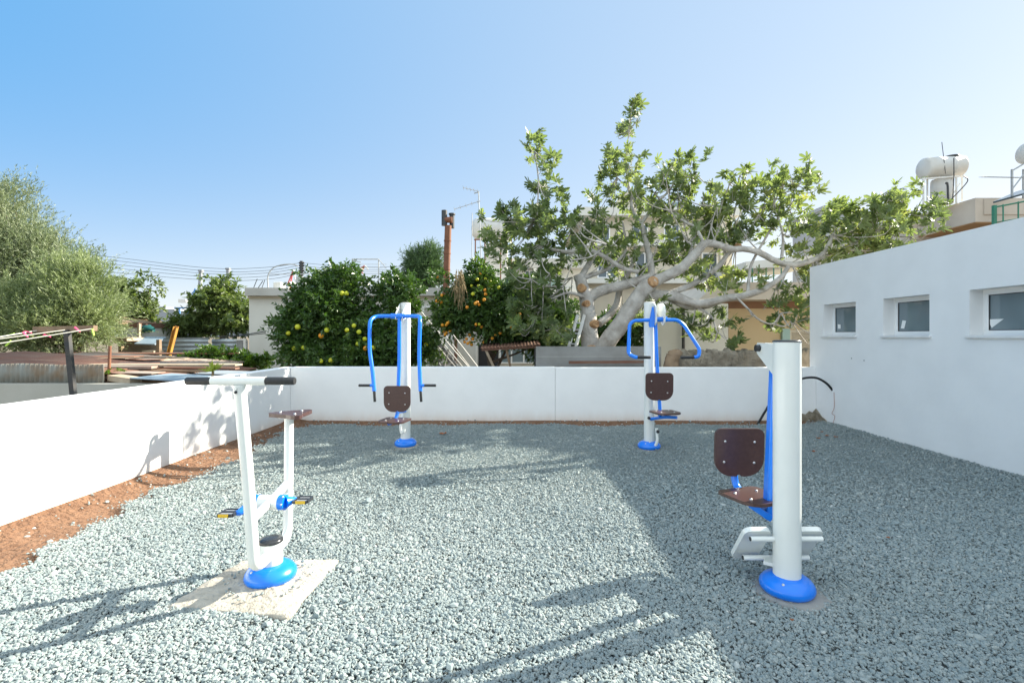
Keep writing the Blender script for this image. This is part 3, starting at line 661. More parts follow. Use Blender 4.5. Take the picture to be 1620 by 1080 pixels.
# ---------------------------------------------------------------- foliage tools
T_SIMPLE = (np.array([(0, 0, 0), (.35, .5, .10), (.35, -.5, .10), (1, 0, -.05), (.5, 0, -.03)]), np.array([(0, 2, 4), (0, 4, 1), (4, 2, 3), (1, 4, 3)]))
T_NARROW = (np.array([(0, 0, 0), (.5, .5, .0), (1, 0, 0), (.5, -.5, .0)]), np.array([(0, 3, 1), (3, 2, 1)]))
_a = [(0, 0, 0)]
for (ang, L_) in ((-84, .16), (-70, .46), (-58, .50), (-48, .26), (-40, .66), (-33, .80), (-26, .66), (-19, .30), (-9, .82), (0, 1.0), (9, .82), (19, .30), (26, .66), (33, .80), (40, .66), (48, .26), (58, .50), (70, .46), (84, .16)):
    _a.append((L_ * math.cos(R(ang)), L_ * math.sin(R(ang)), -.16 * L_ * L_ + .16 * abs(math.sin(R(ang))) * L_))
T_FIG = (np.array(_a + [(.24, 0, -.02)]), np.array([(k_, (k_ + 1) % 20, 20) for k_ in range(20)]))
def leaves(name, p, d, n, size, wid, tpl, m, parent, rnd):
    tv, tf = tpl; d = nrm(d); s = nrm(np.cross(n, d)); n = np.cross(d, s); N_ = len(p)
    v = p[:, None, :] + size[:, None, None] * (tv[None, :, 0:1] * d[:, None, :] + (tv[None, :, 1:2] * wid) * s[:, None, :] + tv[None, :, 2:3] * n[:, None, :])
    f = (tf[None] + (np.arange(N_) * len(tv))[:, None, None]).reshape(-1, tf.shape[1])
    return npmesh(name, v.reshape(-1, 3), f, m, parent, rnd=np.repeat(rnd, len(tv)))
def shoot_leaves(S, Dd, L, k, size, ang=50, droop=.15, tip=0.0, upn=.8, cl=None):
    """k leaves along each shoot -> p,d,n,size,rnd"""
    n = len(S); t = (np.arange(k)[None] + rng.uniform(0, 1, (n, k))) / k; t = tip + (1 - tip) * t
    Dn = nrm(Dd); p = S[:, None, :] + Dn[:, None, :] * (L[:, None, None] * t[..., None])
    p[..., 2] -= droop * L[:, None] * t ** 2
    p = p.reshape(-1, 3); DD = np.repeat(Dn, k, 0); q = rng.normal(size=(n * k, 3)); q = nrm(q - DD * (q * DD).sum(1, keepdims=True))
    a = np.radians(ang + rng.normal(0, 14, n * k))[:, None]
    d = DD * np.cos(a) + q * np.sin(a); d[:, 2] -= droop
    nn = np.array([0, 0, 1.]) * upn + rng.normal(0, .45, (n * k, 3)) + .25 * q
    sz = size * rng.lognormal(0, .22, n * k)
    base = np.repeat(rng.beta(2, 2, n) if cl is None else cl, k)
    return p, nrm(d), nn, sz, np.clip(base * .65 + rng.beta(2, 2, n * k) * .45 - .05, 0, 1)
def in_ells(ells, n, shell=.0):
    """random points in ellipsoids [(centre, radii)], with lumpy surface; returns points, outward dirs, depth 0..1"""
    w_ = np.array([r[0] * r[1] * r[2] for c, r in ells]) ** (2 / 3); w_ /= w_.sum(); out, dr, dp = [], [], []
    for (c, r), cnt in zip(ells, rng.multinomial(n, w_)):
        u = nrm(rng.normal(size=(cnt, 3))); rad = (shell + (1 - shell) * rng.uniform(0, 1, cnt)) ** .45
        ph1, ph2, ph3 = rng.uniform(0, 6, 3)
        lump = 1 + .13 * np.sin(u[:, 0] * 5 + ph1) * np.sin(u[:, 2] * 6 + ph2) + .09 * np.sin(u[:, 1] * 9 + u[:, 2] * 8 + ph3)
        out.append(np.array(c) + u * np.array(r) * (rad * lump)[:, None]); dr.append(u); dp.append(rad)
    return np.concatenate(out), np.concatenate(dr), np.concatenate(dp)
def E_(x, y, rx, ry, Y, dr=None):
    c = P(x, y, Y); a, b = SX(rx, Y), SX(ry, Y); return ((c.x, c.y, c.z), (a, dr or (a + b) / 2, b))
def gather(pts, dirs, n_cl, rad):
    """pull points into n_cl clumps, leaving gaps between them"""
    idx = rng.integers(0, len(pts), n_cl); ctr = pts[idx]
    own = rng.integers(0, n_cl, len(pts)); p = ctr[own] + rng.normal(0, rad, (len(pts), 3)) * np.array([1, 1, .75])
    return p, nrm(dirs[idx][own] + rng.normal(0, .5, (len(pts), 3))), rng.beta(2, 2, n_cl)[own]
ELLS = {}
def tree(name, label, cat, ells, trunk, n_sh, k, leaf, wid, tpl, lm, L=.35, clumps=160, crad=.16, ang=45, droop=.15, bark='bark', group=None, upn=.8, up=.25, twigs=26, gap=True):
    base = Vector(trunk[0][0]); root = thing(name, (base.x, base.y, 0), label, cat, group)
    m_ = MB(); m_.sweep(crom([(Vector(p), r) for p, r in trunk], 5), 12, wob=.05)
    top = Vector(trunk[-1][0]); mid = Vector(trunk[len(trunk) // 2][0])
    sh_ = L * .55 + (crad * .9 if gap else 0); ells = [(c, tuple(max(v - sh_, v * .35) for v in r)) for c, r in ells]
    ELLS[root.name] = ells
    pts, dirs, dep = in_ells(ells, n_sh)
    for i in range(twigs):
        j = int(rng.integers(0, len(pts))); q = Vector(pts[j]); s = (top if i % 2 else mid.lerp(top, random.random()))
        m_.sweep(crom([(s, trunk[-1][1] * .75), (s.lerp(q, .5) + Vector((random.uniform(-.15, .15), 0, random.uniform(-.05, .2))), trunk[-1][1] * .4), (q, .008)], 4), 6, caps=False)
    m_.build('trunk', bark, root)
    cl = None
    if gap: pts, dirs, cl = gather(pts, dirs, clumps, crad)
    dirs = nrm(dirs + np.array([0, 0, up]) + rng.normal(0, .3, dirs.shape))
    p, d, n, sz, rv = shoot_leaves(pts, dirs, L * rng.uniform(.5, 1.2, len(pts)), k, leaf, ang, droop, upn=upn, cl=cl)
    leaves('crown', p, d, n, sz, wid, tpl, lm, root, rv)
    return root
def fruits(root, spots, m, r, Y, name='orange'):
    for (x, y) in spots:
        Yt = Y - .6
        while Yt < Y + 1.2:                        # first leaves met along the sight line
            q = P(x, y, Yt)
            if any(sum(((q[i] - c_[i]) / (r_[i] + .10)) ** 2 for i in range(3)) < 1 for c_, r_ in ELLS[root.name]): break
            Yt += .04
        else: Yt = Y + .6
        c = P(x, y, Yt + random.uniform(-.16, .02)); b = MB(); b.ball(c, r * .9 * random.uniform(.88, 1.1), 12, random.uniform(.92, 1.05)); b.build(name, m, root)

# --- olives at the left
tree('olive_tree', 'tall dark silvery olive tree at the far left edge of the photo', 'tree',
     [E_(-60, 400, 110, 140, 14.5), E_(15, 440, 105, 115, 14), E_(0, 325, 58, 72, 14.3), E_(60, 405, 62, 66, 14), E_(-30, 520, 150, 70, 14), E_(105, 430, 45, 50, 14)],
     [((-14.2, 14.2, -.1), .22), ((-14.1, 14.2, 1.2), .17), ((-14.3, 14.2, 3), .12)], 14000, 16, .08, .2, T_NARROW, 'oliveleaf', L=.5, clumps=420, crad=.24, ang=28, droop=.02, up=.7, upn=.3)
tree('olive_tree', 'rounder pale silvery olive tree beside the small roofed shed', 'tree',
     [E_(118, 475, 66, 82, 12.6), E_(145, 505, 46, 62, 12.4), E_(85, 520, 66, 62, 12.2), E_(30, 500, 76, 70, 12.4), E_(140, 448, 36, 44, 12.6)],
     [((-11.4, 12.4, -.1), .18), ((-11.3, 12.4, .8), .14), ((-11.4, 12.5, 2.0), .09)], 8500, 16, .075, .2, T_NARROW, 'oliveleafpale', L=.36, clumps=290, crad=.18, ang=28, droop=.02, up=.6, upn=.3)
# --- mid-distance trees
tree('broadleaf_tree', 'thin broadleaf tree with open top branches behind the small roofed shed', 'tree',
     [E_(205, 490, 30, 38, 19), E_(232, 505, 28, 35, 19), E_(195, 460, 16, 18, 19), E_(240, 450, 6, 16, 19), E_(218, 455, 10, 12, 19), E_(248, 540, 30, 25, 19)],
     [((-15, 19.2, -.1), .14), ((-14.9, 19.2, 1.6), .1), ((-14.6, 19.2, 3.2), .05)], 620, 12, .17, .5, T_SIMPLE, 'loquat', L=.5, clumps=75, crad=.2, ang=55)
tree('broadleaf_tree', 'dense pale leaved tree in front of the two tall grey towers', 'tree',
     [E_(345, 490, 42, 38, 19), E_(352, 465, 25, 25, 19), E_(372, 500, 28, 40, 19), E_(300, 520, 35, 25, 19), E_(350, 450, 8, 12, 19)],
     [((-11.7, 19.2, -.1), .14), ((-11.7, 19.2, 1.2), .1), ((-11.6, 19.2, 2.6), .06)], 1300, 12, .17, .5, T_SIMPLE, 'loquat', L=.4, clumps=130, crad=.2, ang=55)
tree('dark_shrub', 'low dark green shrub in front of the corrugated sheet fence', 'shrub',
     [E_(345, 568, 50, 16, 12.3), E_(395, 575, 40, 14, 12), E_(330, 560, 20, 12, 12.4), E_(300, 572, 25, 9, 12)],
     [((-7.5, 12.2, -.1), .05), ((-7.4, 12.2, .3), .04), ((-7.4, 12.2, .7), .02)], 900, 11, .085, .55, T_SIMPLE, 'shrubleaf', L=.22, clumps=110, crad=.09)
tree('pine_tree', 'dark rounded pine tree behind the rusty chimney', 'tree',
     [E_(672, 425, 30, 35, 32), E_(655, 410, 18, 18, 32), E_(685, 400, 16, 20, 32), E_(680, 440, 30, 20, 32), E_(655, 440, 20, 15, 32)],
     [((-6, 32, -.1), .2), ((-6, 32, 3), .15), ((-6.1, 32, 5), .08)], 6000, 12, .20, .14, T_NARROW, 'pineleaf', L=.55, clumps=200, crad=.22, ang=25, up=.6, upn=.3)
# --- citrus
t1 = tree('grapefruit_tree', 'big round dark green citrus tree with yellow green fruit behind the wall', 'tree',
     [E_(520, 495, 78, 72, 11.6), E_(548, 448, 42, 42, 11.6), E_(622, 478, 52, 52, 11.8), E_(478, 528, 46, 48, 11.4), E_(580, 530, 70, 45, 11.3), E_(655, 540, 36, 26, 11.6), E_(625, 450, 30, 28, 11.8), E_(492, 555, 52, 44, 11.3), E_(600, 560, 80, 46, 11.3), E_(548, 570, 78, 40, 11.3), E_(672, 545, 36, 32, 11.6)],
     [((-4.1, 11.7, -.1), .13), ((-4.1, 11.7, .7), .11), ((-4.0, 11.7, 1.6), .07)], 6800, 9, .098, .5, T_SIMPLE, 'citrusleaf', upn=.45, L=.26, clumps=420, crad=.13)
gy_ = [(541, 464), (548, 464), (517, 522), (549, 522), (577, 536), (566, 544), (524, 570), (480, 550), (471, 517), (560, 515), (456, 527), (466, 551), (590, 550), (639, 545), (568, 525), (674, 545), (508, 571)]
fruits(t1, gy_, 'lime', .062, 10.55, 'fruit'); fruits(t1, [(508, 531), (578, 551)], 'orange', .06, 10.55, 'fruit')
t2 = tree('orange_tree', 'orange tree full of small ripe fruit over the rusty shelter roof', 'tree',
     [E_(750, 455, 42, 44, 11.6), E_(755, 490, 60, 48, 11.4), E_(808, 495, 45, 55, 11.6), E_(722, 510, 26, 30, 11.4), E_(845, 515, 36, 38, 11.8), E_(790, 520, 55, 30, 11.4), E_(700, 447, 22, 24, 11.5), E_(835, 480, 52, 52, 11.8), E_(870, 520, 62, 58, 12), E_(715, 495, 36, 44, 11.4), E_(765, 430, 36, 32, 11.6)],
     [((-.55, 11.6, -.1), .10), ((-.6, 11.6, .6), .085), ((-.8, 11.6, 1.6), .06)], 6200, 9, .088, .5, T_SIMPLE, 'citrusleaf', upn=.45, L=.25, clumps=380, crad=.13)
of = [(739, 486), (752, 480), (758, 482), (755, 478), (766, 474), (767, 459), (775, 454), (760, 433), (698, 478), (708, 511), (711, 509), (706, 514), (700, 514), (699, 467), (691, 476), (702, 524), (706, 526), (712, 524), (704, 529), (738, 536), (744, 541), (748, 536), (740, 543), (746, 545), (735, 541), (743, 530), (815, 496), (820, 500), (822, 497), (818, 507), (812, 503), (806, 498), (779, 535), (765, 541), (791, 527), (716, 439), (692, 438), (695, 477), (762, 517), (768, 465), (784, 530), (824, 503), (816, 511), (808, 516), (753, 513)]
fruits(t2, of, 'orange', .042, 10.6); fruits(t2, [(755, 442), (757, 452), (768, 441), (746, 452), (775, 445), (789, 455), (758, 513), (748, 465)], 'lime', .042, 10.6)
t3 = tree('orange_tree', 'dark citrus tree directly behind the leaning ladder and fig trunk', 'tree',
     [E_(880, 525, 42, 42, 13), E_(905, 545, 45, 30, 13), E_(975, 530, 40, 42, 13), E_(1010, 520, 30, 36, 13)],
     [((1.3, 13, -.1), .10), ((1.3, 13, .7), .08), ((1.3, 13, 1.5), .05)], 2300, 9, .09, .5, T_SIMPLE, 'citrusleaf', upn=.45, L=.25, clumps=150, crad=.13)
fruits(t3, [(868, 540), (874, 548), (880, 556), (888, 551), (872, 560), (894, 561), (884, 543), (899, 548)], 'orange', .04, 12.0)
# dry palm frond hanging by the orange tree
m_ = MB()
for i in range(26):
    s = P(726 + random.uniform(-4, 6), 432 + random.uniform(-6, 6), 10.9); e = P(727 + random.uniform(-14, 14), 470 + random.uniform(-12, 22), 10.85 + random.uniform(-.15, .15))
    m_.tube([s, s.lerp(e, .5) + Vector((random.uniform(-.05, .05), 0, .06)), e], .006, 4, 3)
tag(m_.build('dry_frond', 'strawm'), 'bundle of dry straw coloured twigs hanging in the orange tree', 'dry frond')

# leafy clusters of the fig: x, y, rx, ry, Y, shoots
FC = [(998, 186, 8, 22, 10.7, 14), (985, 245, 30, 24, 10.7, 16), (1010, 290, 44, 24, 10.7, 24), (960, 285, 24, 30, 10.7, 14), (845, 228, 10, 16, 10.0, 9), (858, 275, 22, 24, 10, 12), (875, 320, 28, 22, 10.1, 14), (845, 345, 48, 30, 10.0, 28),
      (790, 345, 30, 20, 10.0, 14), (800, 325, 14, 12, 10, 5), (800, 385, 30, 30, 10.0, 15), (920, 345, 40, 28, 10.3, 22), (880, 385, 50, 34, 10.2, 30), (950, 375, 40, 40, 10.6, 26), (1070, 285, 36, 28, 10.8, 22), (1040, 320, 30, 20, 10.8, 12), (1100, 335, 50, 30, 10.7, 30),
      (1085, 275, 18, 22, 10.8, 8), (1160, 300, 38, 34, 10.6, 24), (1210, 300, 40, 34, 10.4, 26), (1232, 268, 16, 16, 10.4, 7), (1258, 295, 26, 26, 10.4, 14), (1235, 345, 26, 28, 10.3, 12), (1140, 360, 34, 28, 10.6, 18), (1050, 375, 36, 30, 10.8, 20),
      (1075, 410, 46, 26, 11.0, 22), (1120, 430, 36, 24, 11.0, 14), (1000, 385, 30, 30, 10.9, 16), (1170, 350, 24, 20, 10.5, 8), (830, 430, 30, 36, 10.0, 16), (872, 440, 36, 30, 10.1, 18), (865, 485, 44, 24, 10.0, 22), (820, 480, 20, 16, 9.8, 6), (880, 525, 36, 18, 10.6, 14), (835, 510, 26, 18, 9.9, 9),
      (980, 430, 36, 26, 11.2, 14), (1010, 495, 28, 24, 11.0, 12), (1080, 500, 40, 16, 10.6, 10), (1130, 530, 20, 12, 10.0, 7), (1150, 500, 18, 14, 10.3, 5), (1330, 340, 44, 22, 10.5, 24), (1370, 325, 46, 22, 10.5, 24), (1405, 312, 22, 16, 10.5, 8), (1400, 350, 50, 28, 10.5, 30), (1440, 350, 26, 20, 10.4, 12),
      (1340, 380, 44, 26, 10.4, 26), (1390, 388, 44, 18, 10.4, 18), (1300, 410, 26, 30, 10.3, 14), (1270, 375, 24, 24, 10.3, 10), (1265, 455, 24, 20, 10.1, 9), (1245, 490, 20, 22, 9.9, 8), (1235, 500, 10, 12, 9.8, 4), (1285, 470, 14, 20, 10.0, 6), (1195, 430, 20, 14, 10.3, 5), (1288, 520, 8, 14, 9.9, 3), (1150, 450, 20, 10, 10.4, 4), (1440, 335, 26, 16, 10.5, 9), (1345, 318, 16, 10, 10.5, 4)]
# --- fig tree
FY = 10.3
fig = thing('fig_tree', (1.65, 10.3, 0), 'large pale barked fig tree spreading behind the far wall', 'tree')
m_ = MB()
def limb(pts, n=6, sides=14, wob=.05):
    """pts = (x, y, width_px, Y)"""
    q = [(P(x, y, Y), SX(w_ / 2, Y)) for x, y, w_, Y in pts]; q = [(p_, r_ * .83) for p_, r_ in q]; m_.sweep(crom(q, n), sides, wob=wob); return [(P(x, y, Y), SX(w_ / 2, Y)) for x, y, w_, Y in pts]
SK = []
SK += limb([(938, 650, 62, 10.3), (937, 590, 46, 10.3), (934, 550, 36, 10.3), (931, 510, 31, 10.3), (928, 475, 27, 10.3), (921, 452, 24, 10.3), (915, 434, 20, 10.3)])
SK += limb([(945, 640, 50, 10.3), (944, 572, 36, 10.25), (958, 545, 34, 10.2), (980, 515, 32, 10.1), (1003, 480, 31, 10.05), (1022, 455, 30, 10.0), (1034, 444, 26, 10.0)])
SK += limb([(930, 474, 20, 10.3), (948, 461, 20, 10.3), (973, 454, 19, 10.3), (1005, 446, 18, 10.3), (1030, 438, 17, 10.2)])
SK += limb([(1018, 462, 20, 10.0), (1040, 443, 21, 10.0), (1073, 427, 19, 10.0), (1100, 402, 17, 10.0), (1114, 386, 15, 10.0), (1135, 387, 14, 10.0), (1158, 394, 12, 10.1), (1180, 394, 11, 10.1), (1203, 400, 12, 10.1), (1225, 412, 11, 10.1), (1253, 419, 11, 10.15), (1285, 412, 10, 10.2), (1304, 398, 8, 10.3), (1318, 372, 6, 10.4)])
SK += limb([(1012, 466, 22, 10.2), (1040, 466, 21, 10.2), (1070, 470, 19, 10.2), (1103, 480, 15, 10.1), (1148, 472, 14, 10.0), (1183, 466, 13, 9.9), (1211, 456, 11, 9.9), (1236, 438, 9, 9.95), (1247, 422, 8, 10.0)])
SK += limb([(1060, 464, 12, 10.2), (1090, 452, 11, 10.3), (1116, 438, 10, 10.3), (1138, 420, 10, 10.3), (1151, 403, 8, 10.3), (1168, 388, 6, 10.3), (1185, 365, 4, 10.4), (1200, 340, 3, 10.4)])
SK += limb([(1032, 442, 14, 10.2), (1029, 415, 13, 10.4), (1023, 387, 11, 10.5), (1014, 355, 9, 10.6), (1002, 333, 6, 10.6), (996, 300, 4, 10.7), (990, 255, 3, 10.7), (996, 205, 2, 10.7)])
SK += limb([(1014, 355, 7, 10.6), (1035, 325, 5, 10.7), (1060, 300, 4, 10.8), (1075, 270, 2.5, 10.8)])
SK += limb([(918, 440, 12, 10.3), (933, 415, 11, 10.3), (940, 398, 9, 10.3), (918, 398, 9, 10.2), (885, 397, 7, 10.1), (860, 385, 4, 10.0), (850, 345, 3, 10.0), (852, 290, 2.5, 10.0), (846, 240, 2, 10.0)])
SK += limb([(940, 398, 8, 10.3), (960, 408, 8, 10.3), (985, 424, 8, 10.2), (1010, 430, 9, 10.2)])
SK += limb([(922, 440, 10, 10.3), (945, 432, 8, 10.4), (966, 422, 7, 10.5), (990, 395, 5, 10.6), (985, 350, 3, 10.6)])
SK += limb([(948, 512, 14, 10.4), (966, 497, 14, 10.6), (976, 480, 13, 10.7), (982, 455, 11, 10.7), (1000, 420, 8, 10.8), (1005, 390, 5, 10.8)])
SK += limb([(1100, 480, 12, 10.1), (1120, 482, 8, 10.1), (1130, 474, 7, 10.2)])
SK += limb([(1060, 470, 16, 10.3), (1085, 483, 14, 10.3), (1115, 484, 12, 10.3), (1140, 476, 10, 10.2)])
SK += limb([(1073, 428, 9, 10.1), (1090, 405, 8, 10.4), (1098, 370, 6, 10.6), (1080, 345, 5, 10.7), (1060, 330, 3, 10.8)])
SK += limb([(1114, 386, 7, 10.1), (1100, 360, 6, 10.3), (1085, 352, 5, 10.3), (1060, 335, 4, 10.4), (1035, 305, 2.5, 10.5)])
SK += limb([(1183, 466, 7, 9.9), (1185, 440, 6, 10.1), (1190, 415, 5, 10.2), (1215, 370, 4, 10.3), (1230, 345, 3, 10.4), (1240, 290, 2, 10.4)])
SK += limb([(1237, 408, 6, 10.1), (1238, 370, 4, 10.2), (1225, 320, 3, 10.3), (1230, 270, 2, 10.4)])
SK += limb([(1290, 412, 6, 10.2), (1330, 395, 5, 10.4), (1370, 375, 4, 10.5), (1410, 350, 3, 10.5), (1415, 315, 2, 10.5)])
SK += limb([(1330, 395, 4, 10.4), (1390, 395, 3, 10.4), (1440, 375, 2, 10.4)])
SK += limb([(1165, 470, 4, 9.9), (1185, 490, 3.5, 9.8), (1200, 505, 3.5, 9.8), (1222, 512, 3, 9.8), (1236, 495, 3, 9.8)])
SK += limb([(1222, 512, 3, 9.8), (1240, 516, 3, 9.8), (1252, 508, 2, 9.8)])
SK += limb([(1150, 403, 5, 10.3), (1135, 375, 4, 10.5), (1140, 330, 3, 10.6), (1155, 290, 2, 10.6)])
SK += limb([(925, 470, 7, 10.2), (900, 463, 5, 10.0), (878, 470, 4, 9.9), (860, 478, 2.5, 9.9)])
SK += limb([(930, 520, 5, 10.3), (905, 522, 4, 10.1), (882, 515, 3, 10.0)])
SK += limb([(1100, 484, 5, 10.2), (1125, 500, 4, 10.1), (1135, 525, 2.5, 10.0), (1150, 535, 2, 10.0)])
for i in range(110):
    j = random.randrange(len(SK)); a_ = SK[j][0]
    if a_.z < 2.2: continue
    e = a_ + Vector((random.uniform(-.7, .7), random.uniform(-.5, .7), random.uniform(.1, .9)))
    ex_, ey_ = VX + e.x / e.y * F, VY - (e.z - EH) / e.y * F
    if not any(((ex_ - c[0]) / c[2]) ** 2 + ((ey_ - c[1]) / c[3]) ** 2 < 1 for c in FC): continue
    md = a_.lerp(e, .5) + Vector((random.uniform(-.12, .12), 0, -.08))
    m_.sweep(crom([(a_, .018), (md, .013), (e, .006)], 4), 6, caps=False); SK.append((md, .01)); SK.append((e, .008))
SKA = np.array([tuple(p) for p, r in SK])
S_, D_, CL_ = [], [], []
for (x, y, rx, ry, Y, n) in FC:
    c = P(x, y, Y); tone = rng.uniform(.25, .85) + (.15 if x > 1250 else 0)
    for i in range(int(n * (.95 if x < 1010 else 1.1))):
        a = rng.uniform(0, 2 * math.pi); r_ = math.sqrt(rng.uniform(0, 1))
        e = np.array([c.x + SX(rx, Y) * r_ * math.cos(a), Y + rng.normal(0, .5), c.z + SX(ry, Y) * r_ * math.sin(a)])
        j = np.argmin(((SKA - e) ** 2).sum(1) + rng.uniform(0, .25, len(SKA))); b_ = SKA[j]
        d = e - b_; dl = np.linalg.norm(d); d = d / max(dl, .05) * .6 + np.array([0, 0, .7]) + rng.normal(0, .35, 3); d /= np.linalg.norm(d)
        s = e - d * .3
        if i % 2 == 0 and dl > .25:
            m_.sweep(crom([(Vector(b_), .013), (Vector(b_).lerp(Vector(s), .5) + Vector((0, 0, -.06)), .010), (Vector(s), .007), (Vector(e), .004)], 3), 5, caps=False)
        S_.append(s); D_.append(d); CL_.append(np.clip(tone + rng.normal(0, .12), 0, 1))
m_.build('trunk', 'figbark', fig)
S_, D_, CL_ = np.array(S_), np.array(D_), np.array(CL_)
p, d, n, sz, rv = shoot_leaves(S_, D_, rng.uniform(.26, .5, len(S_)), 7, .17, 58, .2, tip=.1, upn=.4, cl=CL_)
leaves('crown', p, d, n, sz, 1.0, T_FIG, 'figleaf', fig, rv)
for (x, y, r_, Y, ax_) in ((936, 560, 13, 10.05, (0, -1, .05)), (1034, 445, 8, 9.86, (.3, -1, .3)), (919, 455, 6, 10.13, (-.6, -1, .2)), (929, 480, 5, 10.14, (.4, -1, .1)), (943, 512, 6, 10.12, (1, -1, .2)), (1168, 389, 5, 10.22, (.1, -1, .4))):
    q = MB(); r_ = SX(r_, Y); q.lathe(P(x, y, Y), [(r_ * 1.15, -.12), (r_ * 1.12, .0), (r_, .025), (r_ * .7, .012), (r_ * .1, .018)], 14, ax_, cap=False)
    q.build('pruning_scar', 'cut', fig)

# potted bromeliad-like plant on the left wall line
pl = thing('spiky_plant', tuple(P(342, 606, 7.35)), 'small yellow green spiky rosette plant standing just behind the left wall', 'plant')
c0 = P(336, 594, 7.35)
q = MB(); q.lathe(c0 - Z * .30, [(.07, 0), (.095, .16), (.10, .16), (.10, .18), (.08, .18)], 16); q.build('pot', 'terra', pl)
q = MB(); q.tube([c0 - Z * .15, c0 - Z * .05, c0 + Vector((.01, 0, .06))], .018, 8); q.build('stem', 'strawm', pl)
n_ = 26; a = rng.uniform(0, 2 * np.pi, n_); el = rng.uniform(.1, 1.2, n_)
dd = np.stack([np.cos(a) * np.cos(el), np.sin(a) * np.cos(el), np.sin(el)], 1)
leaves('rosette', np.repeat(np.array([[c0.x + .01, c0.y, c0.z + .06]]), n_, 0), dd, np.array([0, 0, 1.]) + rng.normal(0, .2, (n_, 3)), rng.uniform(.15, .24, n_), .2, T_SIMPLE, 'rosette', pl, rng.uniform(.7, 1, n_))

# ---------------------------------------------------------------- neighbour's yard at the left
m_ = MB(); m_.box(-14, P(252, 607, 7.5).x, 7.5, 7.65, -.1, .81)
tag(m_.build('neighbour_wall', 'beige'), 'low beige wall beyond the white wall at the left edge', 'wall')
def corr(name, m, p0, p1, z0, z1, pitch=.076, amp=.009, horiz=False, parent=None, jag=0.0):
    """corrugated sheet standing between plan points p0,p1; ridges vertical unless horiz"""
    p0, p1 = Vector((p0[0], p0[1], 0)), Vector((p1[0], p1[1], 0)); L = (p1 - p0).length; u = (p1 - p0) / L; nn = Vector((-u.y, u.x, 0)); q = MB()
    if not horiz:
        k = int(L / pitch * 6); vs_ = []
        for i in range(k + 1):
            s = L * i / k; o_ = nn * amp * math.sin(2 * math.pi * s / pitch); zz = jag * math.sin(s * 1.3) * math.sin(s * 3.1 + 1)
            vs_ += [p0 + u * s + o_ + Z * z0, p0 + u * s + o_ + Z * (z1 + zz)]
        q.add(vs_, [(2 * i, 2 * i + 2, 2 * i + 3, 2 * i + 1) for i in range(k)], True)
    else:
        k = int((z1 - z0) / pitch * 6); vs_ = []
        for i in range(k + 1):
            z_ = z0 + (z1 - z0) * i / k; o_ = nn * amp * math.sin(2 * math.pi * z_ / pitch); vs_ += [p0 + o_ + Z * z_, p1 + o_ + Z * z_]
        q.add(vs_, [(2 * i, 2 * i + 1, 2 * i + 3, 2 * i + 2) for i in range(k)], True)
    o = q.build(name, m, parent); sm = o.modifiers.new('thick', 'SOLIDIFY'); sm.thickness = .003; return o
tag(corr('sheet_fence', 'zincold', (-14, 7.62), (P(165, 600, 7.62).x, 7.62), .80, 1.10, jag=.02), 'stained grey corrugated sheet standing on the low beige wall', 'fence')
# heap of roof sheets and boards
def roofboard(name, m, x0, y0, x1, y1, Y0_, Y1_, w_, lab, thick=.02, corrug=False):
    """long board whose visible front edge runs from pixel (x0,y0)@Y0 to (x1,y1)@Y1, w_ deep"""
    a, b = P(x0, y0, Y0_), P(x1, y1, Y1_); d = (b - a).normalized(); v = Vector((-d.y, d.x, .03)).normalized(); n = d.cross(v)
    q = MB(); L = (b - a).length
    if corrug:
        k = int(w_ / .07 * 6); vs_ = []
        for i in range(k + 1):
            s = w_ * i / k; o_ = n * .012 * math.sin(2 * math.pi * s / .07); vs_ += [a + v * s + o_, b + v * s + o_]
        q.add(vs_, [(2 * i, 2 * i + 1, 2 * i + 3, 2 * i + 2) for i in range(k)], True); o = q.build(name, m); sm = o.modifiers.new('thick', 'SOLIDIFY'); sm.thickness = .004
    else:
        q.obox((a + b) / 2 + v * w_ / 2, d, v, n, L / 2, w_ / 2, thick / 2); o = q.build(name, m)
    return tag(o, lab, 'roof sheet' if 'sheet' in name else 'board', 'loose sheets and boards laid over the low neighbouring shed')
roofboard('roof_sheet', 'rust', -80, 574, 268, 596, 8.0, 8.1, .9, 'lowest rusty red corrugated sheet nearest the beige wall', corrug=True)
roofboard('roof_sheet', 'rust', -60, 562, 355, 592, 9.2, 9.3, 1.2, 'second rusty red corrugated sheet from the front, behind the thin post', corrug=True)
roofboard('roof_sheet', 'rustpale', 60, 563, 330, 580, 10.6, 10.4, 1.4, 'wide weathered grey brown sheet in the middle of the heap', corrug=True)
roofboard('roof_sheet', 'rust', -90, 566, 110, 572, 10.4, 10.2, 1.0, 'rusty sheet at the left end in front of the olives', corrug=True)
roofboard('board', 'rustpale', 150, 568, 372, 583, 11.6, 11.2, .28, 'long pale grey board lying at the back of the heap', .05)
roofboard('board', 'zinc', 165, 578, 345, 592, 9.9, 9.7, .16, 'narrow light grey metal strip across the heap', .03)
roofboard('board', 'woodpale', 180, 563, 300, 571, 12.2, 12.0, .25, 'short pale board furthest back, below the open shed', .05)
roofboard('board', 'wood', -70, 570, 150, 583, 8.7, 8.75, .14, 'brown timber batten along the front of the rusty sheets', .05)
roofboard('board', 'woodpale', 170, 598, 205, 603, 7.7, 7.6, .2, 'short tan timber end under the rusty sheets', .09)
roofboard('roof_sheet', 'blueplate', 205, 598, 300, 604, 7.6, 7.3, .7, 'pale blue grey flat sheet at the right tip of the heap', .012)
roofboard('roof_sheet', 'zinc', 250, 590, 400, 595, 9.0, 8.9, .7, 'grey sheet half under the dark shrub', .012)
